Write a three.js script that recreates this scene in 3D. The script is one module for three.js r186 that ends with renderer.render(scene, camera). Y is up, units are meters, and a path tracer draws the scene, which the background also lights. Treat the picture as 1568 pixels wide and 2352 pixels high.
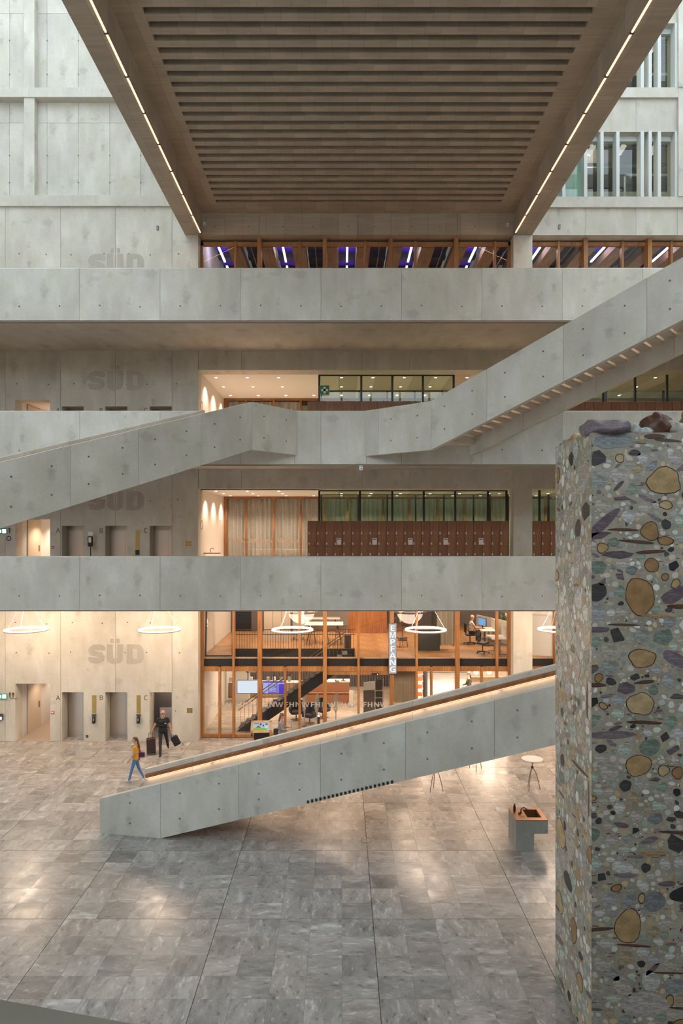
import * as THREE from 'three';
import { mergeGeometries, mergeVertices } from 'three/addons/utils/BufferGeometryUtils.js';
import { RoundedBoxGeometry } from 'three/addons/geometries/RoundedBoxGeometry.js';
import { TextGeometry } from 'three/addons/geometries/TextGeometry.js';
import { FontLoader } from 'three/addons/loaders/FontLoader.js';
import { RectAreaLightUniformsLib } from 'three/addons/lights/RectAreaLightUniformsLib.js';

// ---------- camera, sky, exposure ----------
const W = 1568, H = 2352, F = 1600, EYE = 9.2, HORIZON = 1222;
const scene = new THREE.Scene();
const camera = new THREE.PerspectiveCamera(2 * Math.atan(H / 2 / F) * 180 / Math.PI, W / H, 0.1, 200);
camera.position.set(0, EYE, 0);
camera.lookAt(0, EYE, -10);
camera.setViewOffset(W, H, 0, H / 2 - HORIZON, W, H);
const renderer = new THREE.WebGLRenderer();
renderer.toneMapping = THREE.LinearToneMapping;
renderer.toneMappingExposure = 1.0;
renderer.shadowMap.enabled = true;
scene.background = new THREE.Color().setRGB(0.8, 0.945, 1.06);
scene.backgroundIntensity = 3.9;
RectAreaLightUniformsLib.init();
const WARM = new THREE.Color().setRGB(1, 0.76, 0.57), WARMWHITE = new THREE.Color().setRGB(1, 0.74, 0.54), AMBER = new THREE.Color().setRGB(1, 0.56, 0.3);

// ---------- helpers ----------
let seed = 7;
const rnd = () => { seed = (seed * 1664525 + 1013904223) >>> 0; return seed / 4294967296; };
const rr = (a, b) => a + (b - a) * rnd();
const XX = (px, d) => (px - W / 2) * d / F;               // metres across, for a pixel column on a plane at depth d
const YY = (py, d) => EYE - (py - HORIZON) * d / F;       // height, for a pixel row on a plane at depth d
const V = (x, y, z) => new THREE.Vector3(x, y, z);
const taken = {};
const numbered = (n) => { const k = taken[n] = (taken[n] ?? -1) + 1; return k ? n + '_' + String(k).padStart(3, '0') : n; };
function place(mesh) { mesh.castShadow = mesh.receiveShadow = true; return mesh; }
function wuv(g, s = 1, ou = 0, ov = 0) {                     // uv in metres, from the side each face points to
  if (g.index) g = g.toNonIndexed();
  const p = g.attributes.position, uv = new Float32Array(p.count * 2), a = V(), b = V(), c = V();
  for (let i = 0; i < p.count; i += 3) {
    a.fromBufferAttribute(p, i); b.fromBufferAttribute(p, i + 1).sub(a); c.fromBufferAttribute(p, i + 2).sub(a);
    b.cross(c); const nx = Math.abs(b.x), ny = Math.abs(b.y), nz = Math.abs(b.z);
    for (let k = i; k < i + 3; k++) {
      const x = p.getX(k), y = p.getY(k), z = p.getZ(k);
      const [u, v] = ny >= nx && ny >= nz ? [x, z] : nx >= nz ? [z, y] : [x, y];
      uv[k * 2] = u / s + ou; uv[k * 2 + 1] = v / s + ov;
    }
  }
  g.setAttribute('uv', new THREE.BufferAttribute(uv, 2));
  return g;
}
function flat(gs) {                                         // many geometries to one
  gs = (Array.isArray(gs) ? gs : [gs]).map((g) => (g.index ? g.toNonIndexed() : g));
  const color = gs.some((g) => g.attributes.color);
  for (const g of gs) for (const k of Object.keys(g.attributes)) if (!['position', 'normal', 'uv'].includes(k) && !(color && k === 'color')) g.deleteAttribute(k);
  return gs.length > 1 ? mergeGeometries(gs) : gs[0];
}
// box from x0..x1, y0..y1 and depth d0..d1 (depth is minus z)
function B(x0, x1, y0, y1, d0, d1) { const g = new THREE.BoxGeometry(x1 - x0, y1 - y0, d1 - d0); g.translate((x0 + x1) / 2, (y0 + y1) / 2, -(d0 + d1) / 2); return g; }
function bx(w, h, l, x = 0, y = 0, z = 0, r = 0) { const g = r ? new RoundedBoxGeometry(w, h, l, 2, r) : new THREE.BoxGeometry(w, h, l); g.translate(x, y + h / 2, z); return g; }
function cyl(r0, r1, h, x = 0, y = 0, z = 0, n = 16) { const g = new THREE.CylinderGeometry(r1, r0, h, n); g.translate(x, y + h / 2, z); return g; }
function tube(pts, r, n = 6, seg = 0) { const c = pts.length > 2 ? new THREE.CatmullRomCurve3(pts) : new THREE.LineCurve3(pts[0], pts[1]); return new THREE.TubeGeometry(c, seg || (pts.length > 2 ? pts.length * 5 : 1), r, n); }
function lathe(pts, n = 20) { return new THREE.LatheGeometry(pts.map(([a, b]) => new THREE.Vector2(a, b)), n); }
function part(parent, name, gs, mat) { const m = place(new THREE.Mesh(flat(gs), mat)); m.name = name; parent.add(m); return m; }
function wpart(parent, name, gs, mat, s = 4, label) {      // with metre uv and an offset of its own
  const m = part(parent, name, wuv(flat(gs), s, rnd(), rnd()), mat); if (label) m.userData.label = label; return m;
}
function thing(name, label, category, pos = [0, 0, 0], turn = 0, group) {
  const o = new THREE.Group(); o.name = numbered(name); scene.add(o);
  o.position.set(...pos); o.rotation.y = turn; o.userData = { label, category }; if (group) o.userData.group = group; return o;
}
function one(name, label, category, gs, mat, pos = [0, 0, 0], turn = 0, group) {
  const o = part(scene, numbered(name), gs, mat); o.position.set(...pos); o.rotation.y = turn; o.userData = { label, category }; if (group) o.userData.group = group; return o;
}
function struct(name, label, category = 'building') { const o = new THREE.Group(); o.name = numbered(name); o.userData = { kind: 'structure', label, category }; scene.add(o); return o; }
function dup(o, pos, turn, label, group) {
  const c = o.clone(); c.name = numbered(o.name.replace(/_\d{3}$/, '')); c.userData = { ...o.userData }; if (label) c.userData.label = label; if (group) c.userData.group = group;
  c.position.set(...pos); c.rotation.y = turn; scene.add(c); return c;
}
function spot(x, y, z, I, angle = 0.9, color = WARMWHITE, tx = x, ty = y - 1, tz = z, pen = 0.6) {
  const l = new THREE.SpotLight(color, I, 0, angle, pen, 2); l.position.set(x, y, z); l.target.position.set(tx, ty, tz); l.castShadow = true; l.shadow.radius = 2; scene.add(l, l.target); return l;
}
function lamp(x, y, z, I, color = WARMWHITE, radius = 4) { const l = new THREE.PointLight(color, I, 0, 2); l.position.set(x, y, z); l.castShadow = true; l.shadow.radius = radius; scene.add(l); return l; }
function area(x, y, z, w, h, I, tx, ty, tz, color = WARMWHITE) { const l = new THREE.RectAreaLight(color, I, w, h); l.position.set(x, y, z); l.lookAt(tx, ty, tz); scene.add(l); return l; }

// ---------- textures ----------
function hash(x, y, s) { let n = Math.imul(x, 374761393) + Math.imul(y, 668265263) + Math.imul(s, 1274126177); n = Math.imul(n ^ (n >>> 13), 1274126177); return ((n ^ (n >>> 16)) >>> 0) / 4294967296; }
function vn(x, y, per, s) {                                  // value noise that repeats after per cells
  const xi = Math.floor(x), yi = Math.floor(y), fx = x - xi, fy = y - yi, u = fx * fx * (3 - 2 * fx), v = fy * fy * (3 - 2 * fy);
  const w = (a, p) => ((a % p) + p) % p, [pu, pv] = Array.isArray(per) ? per : [per, per];
  const h = (i, j) => hash(w(xi + i, pu), w(yi + j, pv), s);
  return (h(0, 0) * (1 - u) + h(1, 0) * u) * (1 - v) + (h(0, 1) * (1 - u) + h(1, 1) * u) * v;
}
function fbm(u, v, cu, cv, oct, s) { let a = 0, k = 0.5, t = 0; for (let i = 0; i < oct; i++) { a += k * vn(u * cu, v * cv, [cu, cv], s + i); t += k; k *= 0.5; cu *= 2; cv *= 2; } return a / t; }
function tex(n, fn, srgb = true) {
  const data = new Uint8Array(n * n * 4);
  for (let j = 0; j < n; j++) for (let i = 0; i < n; i++) {
    let c = fn(i / n, j / n); if (!Array.isArray(c)) c = [c, c, c];
    for (let k = 0; k < 3; k++) data[(j * n + i) * 4 + k] = Math.max(0, Math.min(255, c[k] * 255)); data[(j * n + i) * 4 + 3] = 255;
  }
  const t = new THREE.DataTexture(data, n, n); t.magFilter = THREE.LinearFilter; t.minFilter = THREE.LinearMipmapLinearFilter; t.generateMipmaps = true;
  t.wrapS = t.wrapT = THREE.RepeatWrapping; if (srgb) t.colorSpace = THREE.SRGBColorSpace; t.needsUpdate = true; return t;
}
const concreteMap = tex(1024, (u, v) => {
  const a = fbm(u, v, 3, 3, 5, 1), b = fbm(u, v, 16, 5, 4, 9), c = fbm(u, v, 90, 90, 2, 20), d = fbm(u, v, 9, 9, 4, 33);
  let t = 0.93 + (a - 0.5) * 0.14 + (b - 0.5) * 0.09 + (c - 0.5) * 0.04;
  if (d > 0.66) t -= (d - 0.66) * 0.5;                         // stains
  const pore = vn(u * 110, v * 110, 110, 51); if (pore > 0.97) t -= 0.06;
  return [t, t * (0.99 + (a - 0.5) * 0.02), t * (0.965 + (b - 0.5) * 0.05)];
});
const boardMap = tex(512, (u, v) => {                         // boards of the formwork, left in the concrete
  const bi = Math.floor(u * 5), g = fbm(u, v, 4, 60, 4, 5), s = hash(bi, Math.floor(v * 2 + hash(bi, 3, 2)), 8), a = fbm(u, v, 3, 3, 3, 2);
  const edge = Math.abs(u * 5 - Math.round(u * 5)) < 0.012 ? -0.1 : 0, t = 0.88 + (s - 0.5) * 0.07 + (g - 0.5) * 0.1 + (a - 0.5) * 0.12 + edge;
  return [t, t * 0.985, t * 0.95];
});
const stoneMap = tex(1024, (u, v) => {                        // pale gneiss
  const w1 = fbm(u, v, 4, 4, 4, 61), w2 = fbm(u, v, 4, 4, 4, 71), a = fbm(u + 0.12 * w1, v + 0.12 * w2, 8, 26, 5, 3), b = fbm(u + 0.2 * w2, v, 3, 6, 4, 12), c = fbm(u, v, 120, 120, 2, 6);
  let t = 0.82 + (a - 0.5) * 0.3 + (b - 0.5) * 0.16 + (c - 0.5) * 0.06;
  const k = fbm(u + 0.1 * w2, v + 0.1 * w1, 14, 34, 3, 40); if (k > 0.64) t += (k - 0.64) * 1.1; if (k < 0.32) t -= (0.32 - k) * 1.0;
  return [t, t * 0.985, t * 0.965];
});
const woodMap = tex(512, (u, v) => {
  const g = fbm(u, v, 40, 3, 4, 5), a = fbm(u, v, 6, 2, 3, 17), t = 0.86 + (g - 0.5) * 0.3 + (a - 0.5) * 0.2; return [t, t * (0.97 + (a - 0.5) * 0.06), t * 0.93];
});
const clothMap = tex(256, (u, v) => 0.9 + (vn(u * 128, v * 128, 128, 4) - 0.5) * 0.14 + (vn(u * 24, v * 2, [24, 2], 9) - 0.5) * 0.1);
const roughMap = tex(256, (u, v) => { const t = 0.75 + (fbm(u, v, 6, 6, 4, 77) - 0.5) * 0.7; return [t, t, t]; }, false);

// ---------- materials ----------
const M = (c, roughness = 0.7, o = {}) => { const col = new THREE.Color(); Array.isArray(c) ? col.setRGB(...c) : col.set(c); return new THREE.MeshStandardMaterial({ color: col, roughness, ...o }); };
const MP = (c, roughness, o = {}) => { const col = new THREE.Color().setRGB(...c); return new THREE.MeshPhysicalMaterial({ color: col, roughness, ...o }); };
const concrete = M([0.66, 0.63, 0.58], 0.75, { map: concreteMap, bumpMap: concreteMap, bumpScale: 0.004 });
const concreteTints = [[0.675, 0.645, 0.595], [0.645, 0.615, 0.563], [0.66, 0.63, 0.577], [0.635, 0.61, 0.565]].map((c) => M(c, 0.75, { map: concreteMap, bumpMap: concreteMap, bumpScale: 0.004 }));
const pick = (a) => a[Math.floor(rnd() * a.length)];
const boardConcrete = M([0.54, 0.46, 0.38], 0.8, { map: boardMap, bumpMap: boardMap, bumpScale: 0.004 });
const holeMat = M([0.16, 0.15, 0.14], 0.9);
const oak = M([0.52, 0.245, 0.085], 0.5, { map: woodMap });
const oakPale = M([0.62, 0.42, 0.25], 0.55, { map: woodMap });
const oakDark = [[0.36, 0.155, 0.06], [0.32, 0.13, 0.048], [0.4, 0.18, 0.072]].map((c) => M(c, 0.5, { map: woodMap }));
const white = M([0.78, 0.77, 0.75], 0.6), offWhite = M([0.66, 0.63, 0.59], 0.7), black = M([0.018, 0.017, 0.017], 0.45), darkGrey = M([0.06, 0.058, 0.058], 0.6), grey = M([0.25, 0.25, 0.25], 0.6);
const plaster = M([0.68, 0.655, 0.62], 0.85), frameGrey = M([0.62, 0.64, 0.62], 0.6);
const steel = M([0.56, 0.5, 0.44], 0.4, { metalness: 1 }), chrome = M([0.75, 0.75, 0.75], 0.18, { metalness: 1 }), brass = M([0.46, 0.33, 0.11], 0.42, { metalness: 0.7 }), copper = M([0.32, 0.16, 0.08], 0.4, { metalness: 0.6 });
const glass = new THREE.MeshPhysicalMaterial({ color: new THREE.Color().setRGB(0.96, 0.98, 0.97), roughness: 0, transmission: 1, thickness: 0, ior: 1.5 });
const greenGlass = new THREE.MeshPhysicalMaterial({ color: new THREE.Color().setRGB(0.76, 0.93, 0.87), roughness: 0, transmission: 1, thickness: 0, ior: 1.6 });
const acrylic = new THREE.MeshPhysicalMaterial({ color: new THREE.Color().setRGB(0.7, 0.74, 0.72), roughness: 0.15, transmission: 0.8, thickness: 0 });
const curtainMat = new THREE.MeshPhysicalMaterial({ color: new THREE.Color().setRGB(0.86, 0.82, 0.77), roughness: 0.95, transmission: 0.4, thickness: 0, map: clothMap, side: THREE.DoubleSide });
const G = (c, k) => new THREE.MeshStandardMaterial({ color: 0x222222, emissive: new THREE.Color().setRGB(...c), emissiveIntensity: k });
const glowRing = G([1, 0.8, 0.66], 3.2), glowLens = G([1, 0.85, 0.72], 9), glowLed = G([1, 0.66, 0.45], 1.7), glowTube = G([1, 0.84, 0.8], 3), glowSign = G([0.85, 0.92, 0.92], 1.0), glowPanel = G([1, 0.86, 0.72], 2.2);
const font = await new FontLoader().loadAsync('fonts/droid/droid_sans_bold.typeface.json');
const fontThin = await new FontLoader().loadAsync('fonts/droid/droid_sans_regular.typeface.json');
function text(s, size, depth = 0.01, f = font, wide = 1) { const g = new TextGeometry(s, { font: f, size, depth, curveSegments: 4 }); g.computeBoundingBox(); const b = g.boundingBox; g.translate(-(b.min.x + b.max.x) / 2, -(b.min.y + b.max.y) / 2, 0); g.scale(wide, 1, 1); return g; }

// ---------- heights and planes of the building ----------
const GAL = 25.3, WALL = 30.6, FAC = 31.2;                    // depths: gallery fronts, back wall, glazing
const FL1 = 7.35, FL2 = 12.62, FL3 = 17.82;
const SOF1 = 6.66, SOF2 = 11.95, SOF3 = 17.17;

// ---------- floor of stone tiles ----------
{
  const fl = struct('floor', 'pale grey stone tile floor of the atrium', 'floor');
  wpart(fl, 'screed', B(-22, 22, -0.4, -0.03, -8, 46), M([0.2, 0.19, 0.18], 0.9));
  const tileMat = new THREE.MeshStandardMaterial({ map: stoneMap, vertexColors: true, roughness: 0.38, roughnessMap: roughMap });
  const TX = 3.655 / 5, TD = 3.55 / 5, list = [];
  const geo = (x, d, strongX, strongD, variant) => {
    const gx = strongX ? 0.012 : 0.0015, gd = strongD ? 0.012 : 0.0015;
    const g = B(x + gx, x + TX - 0.0015, -0.03, 0, d + gd, d + TD - 0.0015).toNonIndexed();
    const r = (k) => hash(variant, k, 91), t = 0.8 + 0.22 * r(1) + (r(2) > 0.94 ? -0.2 : 0) + (r(3) > 0.9 ? 0.16 : 0), pinkish = r(4) * 0.05;
    const turn = Math.floor(r(5) * 4), p = g.attributes.position, uv = new Float32Array(p.count * 2), col = new Float32Array(p.count * 3);
    for (let i = 0; i < p.count; i++) {
      let u = (p.getX(i) - x) / 2.6, v = (-p.getZ(i) - d) / 2.6; if (turn & 1) [u, v] = [v, u]; if (turn & 2) v = -v;
      uv[i * 2] = u + r(6); uv[i * 2 + 1] = v + r(7);
      col[i * 3] = 0.57 * t * (1 + pinkish); col[i * 3 + 1] = 0.56 * t; col[i * 3 + 2] = 0.555 * t * (1 - pinkish * 0.4);
    }
    g.setAttribute('uv', new THREE.BufferAttribute(uv, 2)); g.setAttribute('color', new THREE.BufferAttribute(col, 3)); return g;
  };
  for (let i = -30; i < 24; i++) for (let j = -24; j < 29; j++) {
    const x = 0.741 + i * TX, d = 20.11 + j * TD; if (x < -21.9 || x > 21 || d > 40 || d < 3) continue;
    list.push({ x, d, sx: i % 5 === 0, sd: j % 5 === 0, v: i * 131 + j * 7 });
  }
  const seen = (t) => { const c = t.d + TD / 2, px = W / 2 + F * (t.x + TX / 2) / c, py = HORIZON + F * EYE / c; return px > -40 && px < 1290 && py < H + 40 && !(t.d < 17 && px > 1272); };
  const order = list.map((t, k) => [seen(t) ? t.d + 0.02 * Math.abs(t.x) : 1000 + t.d, k]).sort((a, b) => a[0] - b[0] || a[1] - b[1]);
  const rest = [];
  order.forEach(([, k], n) => { const t = list[k], g = geo(t.x, t.d, t.sx, t.sd, t.v); if (n < 298) part(fl, 'tile', g, tileMat); else rest.push(g); });
  const far = part(fl, 'further_tiles', rest, tileMat); far.userData.kind = 'stuff'; far.userData.label = 'remaining stone tiles of the same floor';
}

// ---------- back wall with lift lobbies ----------
const tie = (list, x, y, d) => { const g = new THREE.CylinderGeometry(0.028, 0.028, 0.02, 8); g.rotateX(Math.PI / 2); g.translate(x, y, -d + 0.004); list.push(g); };
function notched(x0, x1, y0, y1, notches, d0, d1, gap = 0.006) {
  x0 += gap; x1 -= gap; y0 += gap; y1 -= gap;
  const ns = notches.map(([a, b, h]) => [Math.max(a, x0), Math.min(b, x1), h]).filter(([a, b]) => b > a + 0.01).sort((a, b) => a[0] - b[0]);
  const pts = [[x0, y1]];
  if (!ns.length || ns[0][0] > x0 + 0.001) pts.push([x0, y0]);
  for (const [a, b, h] of ns) { if (a > x0 + 0.001) pts.push([a, y0]); pts.push([a, h], [b, h]); if (b < x1 - 0.001) pts.push([b, y0]); }
  if (!ns.length || ns[ns.length - 1][1] < x1 - 0.001) pts.push([x1, y0]);
  pts.push([x1, y1]);
  const clean = pts;
  const sh = new THREE.Shape(clean.map(([a, b]) => new THREE.Vector2(a, b)));
  const g = new THREE.ExtrudeGeometry(sh, { depth: d1 - d0, bevelEnabled: false }); g.translate(0, 0, -d1); return g;
}
const LIFTS = [[XX(142, WALL), XX(192, WALL)], [XX(241.5, WALL), XX(292.5, WALL)], [XX(343.5, WALL), XX(394, WALL)]];
const COR = [XX(35, WALL), XX(115, WALL)];
{
  const wl = struct('wall_back', 'cast concrete wall with lift doors and SÜD lettering', 'wall');
  const cols = [-22, -18.5, XX(12, WALL), XX(139, WALL), XX(265, WALL), XX(395, WALL), -6.29];
  const rows = [[0, FL1, 2.16, 2.54], [FL1, FL2, 9.47, 9.77], [FL2, FL3, 14.72, 15.0], [FL3, 23.5, 0, 0]];
  for (const [y0, y1, hl, hc] of rows) for (let c = 0; c < cols.length - 1; c++) {
    const n = hl ? [[COR[0], COR[1], hc], ...LIFTS.map(([a, b]) => [a, b, hl])] : [];
    wpart(wl, 'panel', notched(cols[c], cols[c + 1], y0, y1, n, WALL, WALL + 0.66), pick(concreteTints));
  }
  // upper field: ledges, a pier and panels set back between them
  const U = [-22, -18.9, XX(22, 30.9), XX(108, 30.9), XX(180, 30.9), XX(252, 30.9), XX(323, 30.9), XX(394, 30.9), -6.29];
  for (const [y0, y1] of [[23.9, 27.35], [27.35, 28.3], [28.6, 32.2], [32.2, 36]]) for (let c = 0; c < U.length - 1; c++) wpart(wl, 'panel', B(U[c] + 0.006, U[c + 1] - 0.006, y0 + 0.006, y1 - 0.006, 30.9, 31.26), pick(concreteTints));
  for (const [y0, y1] of [[23.48, 23.95], [28.25, 28.66]]) for (const [a, b] of [[-22, -13.68], [-13.68, -6.29]]) wpart(wl, 'ledge', B(a, b - 0.006, y0, y1, 30.5, 31.2), concrete);
  wpart(wl, 'pier', B(-13.92, -13.46, 23.95, 28.25, 30.55, 31.2), concrete); wpart(wl, 'pier', B(-13.92, -13.46, 28.66, 36, 30.55, 31.2), concrete);
  const holes = [];
  for (const y of [1.3, 3.9, 5.2, 7.7, 10.6, 13, 15.7, 18.4, 19.9, 21.4]) for (const px of [40, 108, 166, 237, 292, 340, 408]) { const x = XX(px, WALL) + rr(-0.1, 0.1); if (y < 2.6 && px < 400) continue; tie(holes, x, y + rr(-0.04, 0.04), WALL); }
  for (const y of [24.7, 25.9, 29.5, 31, 33]) for (const px of [22, 108, 180, 252, 323]) tie(holes, XX(px, 30.9), y, 30.9);
  const th = part(wl, 'tie_holes', holes, holeMat); th.userData.kind = 'stuff';
  const sh = struct('wall_backing', 'unseen backing wall added to stop light leaking through the joints', 'wall'); wpart(sh, 'face', [B(-22, -6.3, 0, 36, 35.6, 35.8)], concrete);  // backing added out of sight against light leaks between the panels
}
// lettering of thin vertical ridges
function ridged(inside, w, h) {                               // thin upright ridges wherever the letter is
  const gs = [], n = Math.round(w / 0.031);
  for (let i = 0; i < n; i++) { const x = (i + 0.5) * w / n; let from = null; for (let y = 0; y <= h + 0.011; y += 0.01) { const on = y <= h && inside(x, y); if (on && from === null) from = y; if (!on && from !== null) { if (y - from > 0.015) gs.push(bx(0.018, y - from, 0.03, x, from, 0)); from = null; } } }
  return flat(gs);
}
{
  const letterMat = M([0.57, 0.525, 0.465], 0.85), hh = 0.84;
  const corner = (x, y, cx, cy, r) => Math.hypot(x - cx, y - cy) <= r;
  const path = [[0.66, 0.6], [0.6, 0.69], [0.48, 0.72], [0.3, 0.71], [0.17, 0.65], [0.13, 0.57], [0.19, 0.48], [0.35, 0.42], [0.52, 0.37], [0.61, 0.29], [0.59, 0.19], [0.47, 0.13], [0.3, 0.12], [0.17, 0.15], [0.09, 0.25]];
  const onS = (x, y) => { for (let k = 0; k + 1 < path.length; k++) { const [ax, ay] = path[k], [bx2, by] = path[k + 1], t = Math.max(0, Math.min(1, ((x - ax) * (bx2 - ax) + (y - ay) * (by - ay)) / ((bx2 - ax) ** 2 + (by - ay) ** 2))); if (Math.hypot((x - ax - t * (bx2 - ax)) / 1.05, (y - ay - t * (by - ay)) / 0.98) < 0.123 && !(k === 0 && y < 0.57) && !(k === path.length - 2 && y > 0.28)) return true; } return false; };
  const onU = (x, y) => { if (y > 0.9) return (x > 0.155 && x < 0.315) || (x > 0.415 && x < 0.575); if (y > hh) return false; if (y < 0.28) { if (x < 0.28 && !corner(x, y, 0.28, 0.28, 0.28)) return false; if (x > 0.45 && !corner(x, y, 0.45, 0.28, 0.28)) return false; } return !(x > 0.275 && x < 0.455 && y > 0.22); };
  const onD = (x, y) => { if (x > 0.43) { if (y > 0.49 && !corner(x, y, 0.43, 0.49, 0.35)) return false; if (y < 0.35 && !corner(x, y, 0.43, 0.35, 0.35)) return false; } return !(x > 0.28 && x < 0.46 && y > 0.19 && y < 0.65); };
  const made = [[onS, 0.745, hh, XX(202, WALL)], [onU, 0.73, 1.09, XX(245, WALL)], [onD, 0.78, hh, XX(290, WALL)]].map(([f, w, h, x]) => ({ x, g: ridged(f, w, h) }));
  for (const [y, where] of [[YY(1524, WALL), 'above the ground floor lift doors'], [YY(1172, WALL), 'above the first gallery lift doors'], [YY(896, WALL), 'above the second gallery lift doors'], [YY(627, WALL), 'rising behind the topmost parapet']]) { const t = thing('wall_lettering', 'large ridged SÜD letters ' + where, 'lettering', [0, y, -WALL]); for (const m of made) part(t, 'letter', m.g, letterMat).position.set(m.x, 0, 0); }
}

// ---------- lifts, corridors ----------
const deep = WALL + 0.66;
const liftLevels = [[0, 2.16, 2.54, 'on the ground floor'], [FL1, 9.47, 9.77, 'on the first gallery'], [FL2, 14.72, 15.0, 'on the second gallery']];
liftLevels.forEach(([y0, hl, hc, where], lv) => {
  LIFTS.forEach(([a, b], k) => {
    const open = lv === 0 && k === 2, t = thing('lift_door', open ? 'open lift C with grey cabin on the ground floor' : `brushed steel lift door ${'ABC'[k]} ${where}`, 'lift');
    if (open) {
      wpart(t, 'cabin_wall', [B(a - 0.35, b + 0.35, 0, 2.3, deep + 1.5, deep + 1.55)], M([0.14, 0.13, 0.135], 0.4));
      wpart(t, 'cabin_side', [B(a - 0.4, a - 0.35, 0, 2.3, deep, deep + 1.5), B(b + 0.35, b + 0.4, 0, 2.3, deep, deep + 1.5)], M([0.2, 0.19, 0.19], 0.4));
      wpart(t, 'cabin_panel', [B(a - 0.1, b - 0.05, 0.05, 0.95, deep + 1.42, deep + 1.49)], M([0.55, 0.57, 0.62], 0.4));
      wpart(t, 'cabin_floor', [B(a - 0.35, b + 0.35, 0, 0.02, deep, deep + 1.5)], grey); wpart(t, 'cabin_ceiling', [B(a - 0.4, b + 0.4, 2.3, 2.34, deep, deep + 1.55)], grey);
      part(t, 'buttons', [0, 1, 2, 3, 4].map((i) => { const g = new THREE.CylinderGeometry(0.02, 0.02, 0.02, 8); g.rotateX(Math.PI / 2); g.translate(b - 0.3, 1.45 + i * 0.09, -deep - 1.49); return g; }), G([1, 0.95, 0.9], 1));
      lamp((a + b) / 2, 2.1, -deep - 0.8, 2.5, WARMWHITE);
    } else {
      const m = (a + b) / 2; part(t, 'door_leaf', B(a - 0.02, m + 0.19, y0, hl + 0.05, deep + 0.03, deep + 0.07), steel); part(t, 'door_leaf', B(m + 0.2, b + 0.03, y0, hl + 0.05, deep + 0.012, deep + 0.07), steel);
    }
    part(t, 'sill', B(a, b, y0, y0 + 0.015, deep + 0.004, deep + 0.03), steel);
    const l = one('lift_letter', `thin dark letter ${'ABC'[k]} beside lift ${where}`, 'letter', text('ABC'[k], 0.21, 0.006, fontThin), M([0.12, 0.08, 0.05], 0.6)); l.position.set(a - (lv ? 0.17 : 0.17), y0 + 1.92, -WALL);
  });
  // corridor
  const c = struct('corridor', `pale corridor to the washrooms ${where}`, 'corridor');
  wpart(c, 'side_wall', [B(COR[0] - 0.2, COR[0], y0, hc + 0.1, deep, 35.6)], plaster); wpart(c, 'side_wall', [B(COR[1], COR[1] + 0.2, y0, hc + 0.1, deep, 35.6)], plaster);
  wpart(c, 'end_wall', [B(COR[0] - 0.2, COR[1] + 0.2, y0, hc + 0.1, 35.3, 35.5)], plaster); wpart(c, 'corridor_ceiling', [B(COR[0] - 0.2, COR[1] + 0.2, hc + 0.03, hc + 0.15, deep - 0.6, 35.5)], plaster);
  wpart(c, 'corridor_floor', [B(COR[0] - 0.2, COR[1] + 0.2, y0 - 0.05, y0 + 0.004, WALL + 0.05, 35.5)], M([0.42, 0.33, 0.25], 0.4));
  const dr = thing('washroom_door', `flush beige door with dark recessed grip in the corridor ${where}`, 'door', [COR[0] + 0.02, y0, -33.0], 0);
  wpart(dr, 'leaf', [B(-0.01, 0.03, 0.01, hc - y0, -1.25, 0.12)], M([0.62, 0.52, 0.4], 0.6)); part(dr, 'grip', [bx(0.02, 0.28, 0.12, 0.035, 0.95, 0.1)], M([0.2, 0.12, 0.07], 0.5));
  const lx = (COR[0] + COR[1]) / 2, dl = thing('corridor_downlight', `round recessed downlight in the corridor ${where}`, 'lamp', [lx, hc + 0.03, -32.6]);
  part(dl, 'trim_ring', cyl(0.07, 0.07, 0.01, 0, -0.012), white); part(dl, 'lens_light', cyl(0.05, 0.05, 0.006, 0, -0.02), glowLens); spot(lx, hc - 0.03, -32.6, lv === 0 ? 7 : 14, 1.2, WARM);
  spot(lx, hc - 0.03, -34.4, lv === 0 ? 7 : 14, 1.2, WARM);
});

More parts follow.
